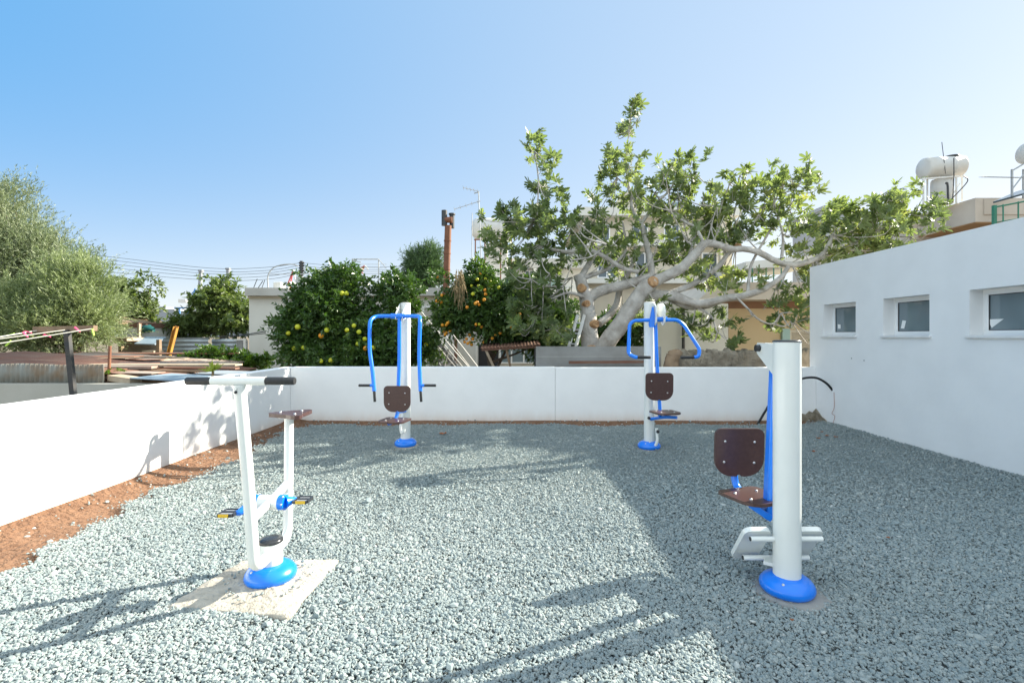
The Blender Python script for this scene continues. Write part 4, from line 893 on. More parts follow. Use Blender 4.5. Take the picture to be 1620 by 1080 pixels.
for i in range(34):
    Yh = 8.15 + i * .125 + random.uniform(-.08, .08); x0 = random.uniform(-110, 110); x1 = min(x0 + random.uniform(140, 330), 372); k_ = F / Yh
    zz = .93 + .03 * random.random() + .004 * i + random.choice((0, .04))
    ya, yb = VY + (EH - zz) * k_, VY + (EH - zz + random.uniform(-.03, .05)) * k_
    roofboard('roof_sheet' if i % 3 else 'board', ('rust', 'rustpale', 'rustpipe', 'wood', 'zincold', 'rustpale', 'woodpale')[i % 7], x0, ya, x1, yb, Yh, Yh + random.uniform(-.25, .25), random.uniform(.10, .30), 'one of the many loose weathered strips layered in the low rusty heap', random.choice((.012, .03, .045)))
m_ = MB(); m_.box(-13.5, P(240, 600, 8.6).x, 7.9, 11.9, -.1, .76); tag(m_.build('shed_block', 'wood'), 'dark low timber shed mass under the loose rusty sheets', 'shed')
m_ = MB(); m_.cyl(P(172, 600, 7.9), P(174, 547, 7.9), .022, 10); tag(m_.build('metal_post', 'rustpipe'), 'thin rusty upright post among the rusty sheets', 'post')
# low succulents on the sheets
for (x, y, Y, lab) in ((168, 590, 7.8, 'tiny dry succulent left of the thin rusty post'), (192, 586, 7.9, 'tiny green succulent right of the thin rusty post')):
    c0 = P(x, y, Y); n_ = 26; a = rng.uniform(0, 2 * np.pi, n_); el = rng.uniform(.1, 1.3, n_); dd = np.stack([np.cos(a) * np.cos(el), np.sin(a) * np.cos(el), np.sin(el)], 1)
    pr = thing('succulent', tuple(c0), lab, 'plant', 'tiny succulents on the rusty sheets')
    leaves('leaf_rosette', np.repeat(np.array([tuple(c0)]), n_, 0) + rng.normal(0, .05, (n_, 3)) * np.array([1, .5, .2]), dd, np.array([0, 0, 1.]) + rng.normal(0, .2, (n_, 3)), rng.uniform(.04, .09, n_), .4, T_SIMPLE, 'shrubleaf', pr, rng.uniform(.5, 1, n_))
# clothes line
cl = thing('clothes_line', tuple(P(118, 640, 6.2)), 'clothes line with pegs strung from a leaning dark post at the left', 'clothes line')
m_ = MB(); m_.bar(P(122, 680, 6.2), P(106, 522, 6.2), .06, .05); m_.build('post', 'darkmetal', cl)
m_ = MB(); m_.bar(P(55, 521, 6.35), P(151, 519, 6.15), .05, .07); m_.build('crossbar', 'wood', cl)
q = MB(); q.tube([P(-260, 556, 5.0), P(-60, 541, 5.6), P(58, 523, 6.3)], .007, 6); q.build('line', 'cord', cl)
q = MB(); q.tube([P(-260, 560, 4.9), P(-60, 543, 5.5), P(103, 522, 6.15)], .007, 6); q.build('line', 'cord', cl)
q = MB(); q.tube([P(-260, 575, 4.6), P(-60, 552, 5.3), P(145, 520, 6.1)], .007, 6); q.build('line', 'cord', cl)
for (x, y, Y, m, an) in ((44, 525, 6.2, 'pink', -15), (40, 529, 6.1, 'pink', -50), (17, 529, 6.1, 'limeg', 10), (13, 543, 5.8, 'limeg', 40), (66, 532, 6.0, 'limeg', 0), (74, 531, 6.0, 'pink', -20), (122, 521, 6.05, 'pink', -45), (147, 525, 6.08, 'limeg', -75)):
    c0 = P(x, y, Y); u = Vector((math.cos(R(an)), 0, math.sin(R(an)))); q = MB()
    q.obox(c0 + Vector((0, .006, 0)), u, Vector((-u.z, 0, u.x)), Yv, .045, .006, .004); q.obox(c0 - Vector((0, .006, 0)) + u * .004, (u + Z * .12).normalized(), Vector((-u.z, 0, u.x)), Yv, .045, .006, .004)
    tag(q.build('clothes_peg', m), None, None); q_ = bpy.data.objects[-1] if False else None
pegs = [o for o in C.objects if o.name.startswith('clothes_peg')]
for o, lab in zip(pegs, ('upper pink peg near the left end of the crossbar', 'lower pink peg crossed beside another pink one', 'pale green peg left of the crossed pink pegs', 'lime green peg tilted at the far left on the lower line', 'lime peg touching a pink one in mid line', 'small pink peg touching the lime one in mid line', 'pink peg just right of the dark post', 'pale green peg dangling at the crossbar tip')):
    tag(o, lab, 'clothes peg', 'plastic pegs on the clothes line')

# small sheds
sh = thing('small_shed', tuple(P(215, 560, 17)), 'small shed with white front wall and tilted rusty roof among the trees', 'shed')
def pbox(q, x0, x1, y0, y1, Y, dep): a, b = P(x0, y1, Y), P(x1, y0, Y); return q.box(a.x, b.x, Y, Y + dep, a.z, b.z)
m_ = MB(); pbox(m_, 187, 217, 518, 560, 17, 2); m_.build('wall', 'houseW', sh)
m_ = MB(); pbox(m_, 186, 218, 510, 518, 16.98, 2); m_.build('gable_band', 'rust', sh)
m_ = MB(); m_.obox(P(206, 507, 17.8), Vector((.97, 0, -.22)).normalized(), Yv, Vector((.22, 0, .97)).normalized(), .62, 1.4, .04); m_.build('roof', 'wood', sh)
m_ = MB(); pbox(m_, 217, 220, 512, 560, 16.9, .1); m_.build('corner_post', 'woodpale', sh)
m_ = MB()
c0 = P(231, 521, 17.2); m_.sweep([(c0 + Vector((-.3, 0, 0)), .06), (c0 + Vector((-.15, 0, .03)), .12), (c0 + Vector((.1, 0, .02)), .14), (c0 + Vector((.28, 0, -.02)), .07)], 10, wob=.15)
tag(m_.build('tarpaulin', 'teal'), 'bundled teal tarpaulin beside the small shed', 'tarpaulin')
sh = thing('open_shed', tuple(P(215, 566, 14)), 'open timber shed with a pale roof edge and dark opening at the left', 'shed')
m_ = MB(); m_.obox(P(205, 536, 14.6), Vector((1, 0, -.03)).normalized(), Yv, Z, .48, .7, .04); m_.build('roof', 'woodpale', sh)
m_ = MB(); m_.obox(P(238, 539, 14.4), Vector((1, 0, -.02)).normalized(), Vector((0, .9, .4)).normalized(), Vector((0, -.4, .9)).normalized(), .30, .25, .02); m_.build('roof_sheet', 'blueplate', sh)
m_ = MB(); pbox(m_, 190, 251, 538, 556, 14.9, .05); m_.build('back_boards', 'woodpale', sh)
m_ = MB(); pbox(m_, 192, 250, 556, 575, 14.6, .05); m_.build('front_cover', 'navy', sh)
for x in (189, 249): q = MB(); pbox(q, x - 2, x + 3, 537, 580, 14.0, .1); q.build('corner_post', 'wood', sh)
m_ = MB(); m_.obox(P(242, 556, 14.1), X, Yv, Z, .17, .2, .03); m_.build('shelf', 'woodpale', sh)
a0, b0 = P(250, 560, 16.2), P(392, 560, 15.9)
tag(corr('sheet_fence', 'zinc', (a0.x, a0.y), (P(328, 560, 16).x, 16.05), -.1, P(300, 534, 16.1).z, pitch=.14, amp=.02, horiz=True), 'bright grey sheet fence with horizontal ribs beyond the dark shrub', 'fence')
tag(corr('sheet_fence', 'zinc', (P(329, 560, 16).x, 16.2), (P(372, 560, 16).x, 16.2), -.1, P(350, 536, 16.2).z, pitch=.14, amp=.02, horiz=True), 'shorter grey ribbed sheet fence next to the white house corner', 'fence')
g_ = thing('metal_gate', tuple(P(382, 570, 15)), 'dark slatted gate with white post against the white house corner', 'gate')
m_ = MB()
for i in range(9): x = 374 + i * 2.0; pbox(m_, x, x + 1.2, 538, 570, 15, .03)
m_.build('slats', 'greym', g_); m_ = MB(); pbox(m_, 385, 388, 535, 575, 14.9, .06); pbox(m_, 370, 385, 536, 538, 14.9, .04); m_.build('gate_frame', 'whitem', g_)
m_ = MB(); a_, b_ = P(265, 575, 12.8), P(280, 516, 12.8); d_ = (b_ - a_).normalized(); s_ = Vector((-d_.z, 0, d_.x)); s_ = Vector((d_.z, 0, -d_.x))
m_.obox((a_ + b_) / 2, s_, Yv, d_, .045, .012, (b_ - a_).length / 2); m_.obox((a_ + b_) / 2 + s_ * .041 - Yv * .04, s_, Yv, d_, .008, .035, (b_ - a_).length / 2 - .04); m_.obox((a_ + b_) / 2 - s_ * .041 - Yv * .04, s_, Yv, d_, .008, .035, (b_ - a_).length / 2 - .02)
tag(m_.build('yellow_beam', 'yellow'), 'leaning yellow metal channel rising above the sheet fence', 'beam')

# ---------------------------------------------------------------- white house behind the citrus
HY = 16.0
hs = thing('white_house', tuple(P(560, 600, HY)), 'single storey flat roofed white house behind the citrus trees', 'house')
m_ = MB(); a_, b_ = P(394, 600, HY), P(850, 470, HY); m_.box(a_.x, b_.x, HY, HY + 7, -.1, b_.z); m_.build('wall', 'houseW', hs)
m_ = MB(); a_, b_ = P(387, 470, HY - .25), P(855, 455, HY - .25); m_.box(a_.x, b_.x, HY - .25, HY + 7.2, P(0, 468.5, HY).z, b_.z); m_.build('roof', 'parapet', hs)
m_ = MB(); a_, b_ = P(390, 472, HY - .1), P(850, 469, HY - .1); m_.box(a_.x, b_.x, HY - .06, HY, P(0, 472, HY).z, P(0, 468.5, HY).z); m_.build('moulding', 'cream', hs)
def louvre(root, x0, x1, y0, y1, Y, nsl, fm='pvc', sm='whitem', nm='shutter'):
    q = MB(); a_, b_ = P(x0, y1, Y), P(x1, y0, Y); t = .05
    q.box(a_.x, b_.x, Y - .05, Y - .002, a_.z, a_.z + t); q.box(a_.x, b_.x, Y - .05, Y - .002, b_.z - t, b_.z); q.box(a_.x, a_.x + t, Y - .05, Y - .002, a_.z + t, b_.z - t); q.box(b_.x - t, b_.x, Y - .05, Y - .002, a_.z + t, b_.z - t)
    fo = q.build(nm, fm, root); q = MB(); h = (b_.z - a_.z - 2 * t) / nsl
    for i in range(nsl): q.obox(((a_.x + b_.x) / 2, Y - .03, a_.z + t + h * (i + .5)), X, Vector((0, .6, -.8)), Vector((0, .8, .6)), (b_.x - a_.x) / 2 - t, h * .5, .006)
    q.build('slats', sm, fo)
louvre(hs, 669, 700, 484, 512, HY, 8)
def window(root, x0, x1, y0, y1, Y, fm='pvc', gm='wglass', t=.05, mull=1):
    a_, b_ = P(x0, y1, Y), P(x1, y0, Y); q = MB()
    q.box(a_.x, b_.x, Y - .05, Y - .003, a_.z, a_.z + t); q.box(a_.x, b_.x, Y - .05, Y - .003, b_.z - t, b_.z); q.box(a_.x, a_.x + t, Y - .05, Y - .003, a_.z + t, b_.z - t); q.box(b_.x - t, b_.x, Y - .05, Y - .003, a_.z + t, b_.z - t)
    for i in range(mull): xm = a_.x + (b_.x - a_.x) * (i + 1) / (mull + 1); q.box(xm - t / 2, xm + t / 2, Y - .045, Y - .003, a_.z + t, b_.z - t)
    fo = q.build('window_frame', fm, root); q = MB(); q.box(a_.x + t, b_.x - t, Y - .02, Y - .004, a_.z + t, b_.z - t); q.build('pane', gm, fo)
window(hs, 790, 848, 515, 575, HY, mull=2, gm='glass')
window(hs, 612, 650, 540, 580, HY, mull=1, fm='brownband', gm='wglass')
m_ = MB(); pbox(m_, 700, 728, 505, 600, HY - .04, .04); m_.build('door', 'houseW', hs)
m_ = MB(); pbox(m_, 757, 788, 545, 600, HY - .05, .05); m_.build('doorway', 'dark', hs)
for (x, m, w_) in ((721, 'rust', .1), (754, 'whitem', .09)):
    q = MB(); q.cyl(P(x, 600, HY - .15), P(x, 470, HY - .15), w_ / 2, 10); q.build('drain_pipe', m, hs)
q = MB(); q.tube([P(457, 478, HY - .3), P(456, 462, HY - .32), P(457, 452, HY - .3), P(462, 446, HY), P(467, 449, HY + .3)], .03, 8); q.build('vent_pipe', 'whitem', hs)
# stairs
st = thing('metal_staircase', tuple(P(700, 600, 12.9)), 'light metal outdoor staircase with thin rails behind the white wall', 'staircase')
a_, b_ = P(662, 538, 12.8), P(712, 605, 12.8); m_ = MB(); m_.bar(a_, b_, .04, .16)
a2, b2 = P(680, 525, 13.7), P(735, 600, 13.7); m_.build('stringer', 'greym', st); m_ = MB(); m_.bar(a2, b2, .04, .16); m_.build('stringer', 'greym', st)
m_ = MB()
for i in range(9):
    t = (i + .5) / 9; c0 = a_.lerp(b_, t); c1 = a2.lerp(b2, t); m_.bar(c0 + X * .06, c1 + X * .06, .24, .03)
m_.build('treads', 'darkmetal', st)
for (A_, B_, r_) in (((664, 491, 12.8), (768, 612, 12.8), .017), ((671, 523, 12.8), (742, 605, 12.8), .012), ((680, 517, 12.8), (752, 605, 12.8), .012), ((688, 508, 13.5), (762, 605, 13.5), .012), ((694, 500, 13.6), (775, 605, 13.6), .015)):
    m_ = MB(); m_.cyl(P(*A_), P(*B_), r_, 8); m_.build('rail', 'whitem', st)
for (x0, y0, x1, y1) in ((684, 552, 693, 527), (691, 574, 698, 562), (676, 551, 680, 541), (703, 580, 712, 548)):
    m_ = MB(); m_.cyl(P(x0, y0, 12.8), P(x1, y1, 12.8), .012, 8); m_.build('baluster', 'whitem', st)
# rusty chimney
chm = thing('rusty_chimney', tuple(P(706, 455, 14.5)), 'tall rusty steel chimney with a T shaped head beside the pine', 'chimney')
m_ = MB(); m_.cyl(P(705, 475, 14.5), P(709, 357, 14.5), .10, 20)
for y in (380, 400, 425, 442): m_.cyl(P(707.4 - (y - 400) * .035, y, 14.5), P(707.4 - (y - 400) * .035, y + 2, 14.5), .112, 20)
m_.build('flue', 'rustpipe', chm)
c0 = P(709, 348, 14.5); m_ = MB(); m_.cyl(c0 + Vector((-.1, 0, 0)), c0 + Vector((.12, 0, 0)), .09, 16); m_.build('cross_pipe', 'rustpipe', chm)
m_ = MB(); m_.cyl(P(703, 357, 14.5), P(703, 333, 14.5), .085, 16); m_.cyl(P(715, 361, 14.6), P(715, 338, 14.6), .075, 16); m_.lathe(P(715, 340, 14.6), [(.10, 0), (.10, .04)], 16); m_.build('head', 'darkmetal', chm)

# roof clutter
ar = thing('arched_rail', tuple(P(450, 455, 18)), 'thin arched pipe frame on the white house roof', 'railing')
m_ = MB(); m_.tube([P(424, 455, 18), P(424, 436, 18), P(432, 424, 18), P(446, 419, 18), P(462, 418, 18), P(472, 421, 18)], .022, 8); m_.cyl(P(424, 434, 18), P(510, 433, 18), .014, 6); m_.tube([P(480, 424, 18), P(488, 430, 18), P(490, 436, 18)], .015, 6); m_.build('frame', 'greym', ar)
m_ = MB(); a_, b_ = P(432, 456, 17.5), P(444, 446, 17.5); m_.box(a_.x, b_.x, 17.5, 17.9, a_.z - .1, b_.z)
tag(m_.build('roof_box', 'whitem', bevel=.02), 'small white box on the house roof under the arched rail', 'box')
up = thing('utility_pole', tuple(P(477, 600, 40)), 'dark utility pole with stacked insulators above the white house', 'utility pole')
m_ = MB(); m_.cyl(P(477, 560, 40), P(477, 413, 40), .14, 10); m_.build('pole', 'darkmetal', up)
for y in (416, 420, 424, 428, 433):
    q = MB(); q.cyl(P(473.5, y, 40), P(480.5, y, 40), .035, 6); q.ball(P(474, y, 40), .08, 8); q.ball(P(480.5, y, 40), .08, 8); q.build('insulator', 'darkmetal', up)
sp_ = thing('solar_heater', tuple(P(485, 455, 18.5)), 'grey roof box with dark gridded panel left of the citrus top', 'solar heater')
m_ = MB(); a_, b_ = P(468, 457, 18.5), P(478, 437, 18.5); m_.box(a_.x, b_.x, 18.5, 19.3, a_.z, b_.z); m_.build('cabinet', 'greym', sp_)
m_ = MB(); pbox(m_, 478, 498, 438, 457, 18.6, .05); m_.build('panel', 'wglass', sp_); m_ = MB()
for x in (478, 483.5, 490): pbox(m_, x, x + .8, 438, 457, 18.55, .03)
for y in (438, 442, 447, 452): pbox(m_, 478.8, 498, y, y + .7, 18.52, .02)
m_.build('panel_frame', 'whitem', sp_)
for (x0, x1, y0) in ((401, 407, 441), (408, 416, 444), (414, 419, 443)):
    q = MB(); q.cyl(P(x0, 456, 17), P(x1, y0, 17), .012, 6); tag(q.build('rebar', 'darkmetal'), 'thin rusty steel bar sticking up from the house roof corner', 'steel bar', 'bare steel bars on the house roof corner')
fr = thing('roof_frame', tuple(P(582, 455, 19)), 'thin rectangular pipe frame with wires above the big citrus', 'railing')
m_ = MB(); m_.poly([P(557, 455, 19), P(557, 410, 19), P(599, 410, 19), P(599, 455, 19)], .022, 8, .02); m_.cyl(P(599, 410, 19), P(611, 424, 19), .015, 6); m_.bar(P(558, 412, 19), P(571, 415, 19), .05, .04)
for y in (418, 424, 430): m_.cyl(P(557, y, 19), P(612, y, 19), .008, 5)
m_.build('frame', 'greym', fr)
# far harbour cranes
def crane(x, y0, y1, Y, lab, rw=True, mirror=1):
    cr = thing('harbour_crane', tuple(P(x, y1, Y)), lab, 'crane', 'harbour cranes beyond the roofs')
    k = Y / F
    m_ = MB(); m_.bar(P(x, y0, Y), P(x - 6 * mirror, y1, Y), 1.6 * k, 1.6 * k); m_.bar(P(x, y0, Y), P(x - 9 * mirror, y1 - 6, Y), 1.4 * k, 1.4 * k); m_.bar(P(x - 4 * mirror, y0 + 10, Y), P(x - 2 * mirror, y0 + 14, Y), 1 * k, 1 * k); m_.build('boom', 'redwhite', cr)
    m_ = MB(); m_.bar(P(x, y0, Y), P(x + 5 * mirror, y1 - 6, Y), 1.8 * k, 1.8 * k); m_.build('mast', 'whitem', cr)
crane(464, 427, 456, 300, 'red and white crane tip left of the utility pole')
crane(577, 420, 432, 300, 'red and white crane tip inside the thin roof frame')
cb = thing('harbour_crane', tuple(P(286, 520, 420)), 'blue harbour crane with white cabin far beyond the trees', 'crane', 'harbour cranes beyond the roofs')
k = 420 / F; m_ = MB(); m_.bar(P(284, 520, 420), P(284, 488, 420), 2 * k, 2 * k); m_.bar(P(298, 482, 420), P(309, 456, 420), 1.3 * k, 1.3 * k); m_.bar(P(308, 480, 420), P(309, 456, 420), 1.2 * k, 1.2 * k); m_.bar(P(296, 500, 420), P(300, 486, 420), 1.2 * k, 1.2 * k); m_.bar(P(294, 474, 420), P(309, 458, 420), .8 * k, .8 * k); m_.bar(P(276, 487, 420), P(302, 487, 420), 2 * k, 2 * k); m_.build('lattice_frame', 'crane', cb)
m_ = MB(); m_.obox(P(290, 476, 420), X, Yv, Z, 5.5 * k, 4 * k, 2.6 * k); m_.build('cabin', 'whitem', cb)
for (x0, y0, x1, y1, lab) in ((314, 500, 318, 427, 'taller pale grey tower left of the pale leaved tree top'), (361, 480, 361, 424, 'pale grey tower rising from the pale leaved tree')):
    t_ = thing('silo_tower', tuple(P(x0, y0, 380)), lab, 'tower', 'pale grey towers in the distance'); k = 380 / F
    m_ = MB(); m_.bar(P(x0, y0, 380), P(x1, y1, 380), 4.2 * k, 4.2 * k); m_.build('shaft', 'palegrey', t_); m_ = MB(); m_.bar(P(x1, y1 + 3, 380), P(x1, y1, 380), 6 * k, 6 * k); m_.build('platform', 'palegrey', t_)
m_ = MB()
for (x0, x1, y) in ((250, 262, 485), (262, 276, 489), (276, 300, 492), (300, 330, 494), (200, 250, 494), (330, 400, 497)): a_, b_ = P(x0, 531, 800), P(x1, y, 800); m_.box(a_.x, b_.x, 800, 860, -3, b_.z)
tag(m_.build('far_town', 'palegrey'), 'hazy pale block of distant harbour buildings between the trees', 'buildings', kind='stuff')
# power lines
for i, (ya, yb, yc) in enumerate(((403, 424, 416), (408, 429, 420), (414, 433, 424), (420, 438, 428), (427, 443, 433))):
    q = MB(); q.tube([P(60, ya - 8, 45), P(180, ya + 4, 44), P(330, yb, 42), P(420, yb - 1, 41), P(474, yc, 40)], .017, 5, 5)
    tag(q.build('power_line', 'darkmetal'), ['topmost', 'second from top', 'middle', 'fourth from top', 'lowest'][i] + ' wire running left from the utility pole', 'wire', 'power lines to the utility pole')
for i, y in enumerate((417, 422, 428)):
    q = MB(); q.tube([P(480, y - 1, 40), P(560, y + 5, 41), P(700, y + 4, 42)], .014, 5, 5); tag(q.build('power_line', 'darkmetal'), ['topmost', 'middle', 'lowest'][i] + ' wire running right from the utility pole', 'wire', 'power lines to the utility pole')
q = MB(); q.tube([P(330, 534, 14), P(380, 530, 14), P(420, 524, 12)], .015, 6); q.tube([P(340, 537, 14), P(385, 531, 14), P(420, 527, 12)], .012, 6)
tag(q.build('garden_cable', 'darkmetal'), 'pair of dark cables sagging in front of the house corner', 'cable')

# ---------------------------------------------------------------- tanks, antenna, flats behind the fig
tk = thing('roof_water_tank', tuple(P(775, 450, 21)), 'white roof tank on a rusty stand left of the fig crown', 'water tank', 'white tanks on the roofs')
c0 = P(773, 362, 21); m_ = MB(); m_.lathe(c0 + Vector((-.62, 0, 0)), [(.05, -.12), (.3, -.08), (.42, .02), (.46, .12), (.46, 1.45), (.42, 1.56), (.25, 1.64), (.05, 1.66)], 28, X); m_.build('barrel', 'tank', tk)
m_ = MB()
for (x, Y) in ((752, 20.7), (767, 21.4), (792, 20.7), (809, 21.4)): m_.bar(P(x, 470, Y), P(x, 379, Y), .05, .05)
m_.bar(P(750, 379, 20.7), P(800, 379, 20.7), .06, .05); m_.bar(P(750, 379, 21.4), P(810, 379, 21.4), .06, .05); m_.build('stand', 'rustpipe', tk)
m_ = MB(); a_, b_ = P(768, 470, 22), P(802, 384, 22); m_.box(a_.x, b_.x, 22, 24, -.1, b_.z); tag(m_.build('stair_tower', 'houseW'), 'narrow white block under the left roof tank', 'building')
an = thing('tv_antenna', tuple(P(760, 420, 18)), 'two armed television antenna left of the fig crown', 'antenna')
m_ = MB(); m_.cyl(P(762, 440, 18), P(757, 303, 18), .018, 8); m_.cyl(P(746, 455, 18), P(747, 337, 18), .014, 8); m_.cyl(P(757, 304, 18), P(750, 306, 18), .02, 6); m_.build('mast', 'greym', an)
for (x0, y0, x1, y1) in ((719, 331, 760, 318), (733, 297, 758, 303)):
    q = MB(); A_, B_ = P(x0, y0, 18), P(x1, y1, 18); q.cyl(A_, B_, .012, 6)
    for i in range(10): c0 = A_.lerp(B_, i / 9); q.cyl(c0 - Yv * .14 - Z * .03 * (1 if i % 2 else -1), c0 + Yv * .14 + Z * .03 * (1 if i % 2 else -1), .007, 5)
    q.build('element_boom', 'greym', an)
AY = 30.0
ap = thing('apartment_block', tuple(P(1040, 600, AY)), 'cream apartment block mostly hidden behind the fig crown', 'building')
m_ = MB(); a_, b_ = P(925, 600, AY), P(1158, 345, AY); m_.box(a_.x, b_.x, AY, AY + 10, -.1, b_.z); m_.build('wall', 'cream', ap)
m_ = MB(); a_, b_ = P(915, 345, AY), P(1166, 332, AY); m_.box(a_.x, b_.x, AY - .7, AY + 10, a_.z, b_.z); m_.build('roof', 'houseW', ap)
m_ = MB(); m_.prism(P(990, 332, AY + .5), X, Z, Yv, [(-1.0, 0), (1.0, 0), (.55, .75), (-.25, .9)], 1.6); m_.build('roof_hut', 'cream', ap)
m_ = MB(); m_.obox(P(1072, 325, AY + .2), Vector((1, 0, .05)).normalized(), Vector((0, .8, .6)), Vector((0, -.6, .8)), .65, .45, .04); m_.build('solar_panel', 'wglass', ap)
m_ = MB(); a_, b_ = P(925, 392, AY), P(1158, 385, AY); m_.box(a_.x, b_.x, AY - .8, AY, a_.z, b_.z); a_, b_ = P(925, 450, AY), P(1158, 443, AY); m_.box(a_.x, b_.x, AY - .8, AY, a_.z, b_.z); m_.build('balcony_slab', 'houseW', ap)
for (x0, x1, y0, y1) in ((940, 965, 355, 382), (1000, 1025, 355, 382), (1050, 1075, 385 - 30, 382), (1060, 1072, 388 + 4, 410), (1110, 1135, 355, 382), (945, 975, 400, 440), (1005, 1035, 400, 440), (1110, 1135, 400, 440)): window(ap, x0, x1, y0, y1, AY, t=.07)
m_ = MB(); a_, b_ = P(1140, 600, AY - .7), P(1147, 345, AY - .7); m_.box(a_.x, b_.x, AY - .7, AY - .4, -.1, b_.z); m_.build('pillar', 'cream', ap)
a2_ = thing('balcony_house', tuple(P(840, 600, 24)), 'pale two storey house with a mint glass balcony left of the fig trunk', 'house')
m_ = MB(); a_, b_ = P(808, 600, 24.6), P(930, 425, 24.6); m_.box(a_.x, b_.x, 24.6, 31, -.1, b_.z); m_.build('wall', 'houseW', a2_)
m_ = MB(); a_, b_ = P(800, 424, 24), P(935, 409, 24); m_.box(a_.x, b_.x, 23.9, 31.2, a_.z, b_.z); m_.build('roof', 'parapet', a2_)
m_ = MB(); a_, b_ = P(806, 466, 24), P(935, 457, 24); m_.box(a_.x, b_.x, 23.8, 24.6, a_.z, b_.z); m_.build('balcony_slab', 'houseW', a2_)
m_ = MB(); pbox(m_, 844, 849, 424, 457, 23.9, .2); m_.build('pillar', 'houseW', a2_)
m_ = MB(); pbox(m_, 849.5, 880, 438, 457, 23.85, .03); m_.build('balcony_panel', 'mint', a2_)
m_ = MB()
for x in range(850, 880, 3): pbox(m_, x, x + .6, 437, 457, 23.82, .02)
m_.build('balusters', 'greym', a2_); window(a2_, 830, 845, 428, 446, 24.6)
louvre(a2_, 852, 872, 426, 437, 24.6, 4, nm='shutter')

# beige house at the right, behind the rubble wall
bh = thing('beige_house', tuple(P(1200, 600, 14)), 'ochre and beige house with brown lintel band behind the rubble wall', 'house')
m_ = MB(); a_, b_ = P(1153, 600, 14), P(1420, 488, 14); m_.box(a_.x, b_.x, 14, 19, -.1, b_.z); m_.build('wall', 'ochre', bh)
m_ = MB(); a_, b_ = P(1153, 488, 14), P(1420, 474, 14); m_.box(a_.x - .02, b_.x, 13.97, 19, a_.z, b_.z); m_.build('lintel', 'brownband', bh)
m_ = MB(); m_.hexa([(4.9, 13.2, 2.53), (11, 13.2, 2.53), (11, 19.2, 2.53), (4.9, 19.2, 2.53), (5.4, 13.2, 3.0), (11, 13.2, 3.0), (11, 19.2, 3.0), (5.4, 19.2, 3.0)]); m_.build('roof', 'tan', bh)
louvre(bh, 1248, 1330, 522, 560, 13.98, 9, fm='cream', sm='cream', nm='roller_shutter')
m_ = MB(); pbox(m_, 1238, 1250, 520, 600, 13.9, .12); m_.build('pilaster', 'mint', bh)
bw = thing('white_annex', tuple(P(1100, 600, 12.5)), 'white rendered annex with a dark drain pipe behind the rear right machine', 'building')
m_ = MB(); a_, b_ = P(1040, 600, 12.6), P(1152, 480, 12.6); m_.box(a_.x, b_.x, 12.6, 13.8, -.1, b_.z); m_.build('wall', 'houseW', bw)
m_ = MB(); m_.cyl(P(1081, 600, 12.5), P(1081, 482, 12.5), .04, 10); m_.build('drain_pipe', 'darkmetal', bw)
# distant small block with green bars right of fig limb
gb = thing('roof_terrace', tuple(P(1200, 460, 26)), 'white roof terrace with green bars seen under the fig limb', 'terrace')
m_ = MB(); a_, b_ = P(1186, 600, 26), P(1275, 446, 26); m_.box(a_.x, b_.x, 26, 30, -.1, b_.z); a_, b_ = P(1180, 425, 26), P(1300, 408, 26); m_.hexa([(a_.x, 26, a_.z), (b_.x, 26, a_.z + .2), (b_.x, 30, a_.z + .2), (a_.x, 30, a_.z), (a_.x, 26, b_.z - .2), (b_.x, 26, b_.z + .2), (b_.x, 30, b_.z + .2), (a_.x, 30, b_.z - .2)]); m_.build('wall', 'houseW', gb)
m_ = MB()
for x in (1190, 1200, 1212, 1224, 1236): m_.cyl(P(x, 447, 25.9), P(x, 424, 25.9), .035, 6)
m_.build('green_bars', 'green', gb)
m_ = MB(); a_, b_ = P(1305, 600, 34), P(1352, 331, 34); m_.box(a_.x, b_.x, 34, 38, -.1, b_.z); m_.box(a_.x - .1, b_.x + .1, 33.9, 38.1, b_.z, b_.z + .25)
tag(m_.build('roof_tower', 'palegrey'), 'grey rooftop block peeping over the right fig crown', 'building')

# rubble wall, block wall, ladder, shelter
m_ = MB(); x0, x1 = P(1072, 0, 9.3).x, RW + .3; k = 60; top = [1.27 + .022 * math.sin(i * .9) + .02 * math.sin(i * 2.3 + 1) + random.uniform(-.012, .012) for i in range(k + 1)]
vs_ = []
for i in range(k + 1):
    x = x0 + (x1 - x0) * i / k
    for zz, dy_ in ((-.1, 0), (.5, 0), (.95, -.01), (top[i] - .03, .0), (top[i], .04), (top[i], .24), (-.1, .28)): vs_.append((x, 9.2 + dy_ + (random.uniform(-.02, .02) if 0 < zz < top[i] else 0), zz))
m_.add(vs_, [(i * 7 + j, (i + 1) * 7 + j, (i + 1) * 7 + j + 1, i * 7 + j + 1) for i in range(k) for j in range(6)], False); m_.add(vs_[:7], [(6, 5, 4, 3, 2, 1, 0)])
tag(m_.build('rubble_wall', 'rubble'), 'rough brown rubble wall with uneven top under the ochre house', 'wall')
m_ = MB(); x1 = P(1046, 0, 9.5).x; m_.box(P(848, 0, 9.5).x, x1, 9.5, 9.7, -.1, P(0, 548, 9.5).z)
bl = m_.build('block_wall', 'block'); tag(bl, 'smooth grey rendered block wall either side of the fig trunk', 'wall')
m_ = MB()
for i in range(5): zz = .30 + i * .21; m_.box(P(849, 0, 9.5).x, x1 - .02, 9.496, 9.4995, zz, zz + .008)
m_.build('mortar_joints', 'roofslab', bl)
m_ = MB(); m_.bar(P(900, 573, 9.35), P(1035, 572, 9.35), .06, .05); tag(m_.build('rusty_rail', 'rust'), 'rusty rail lying along the grey block wall', 'rail')
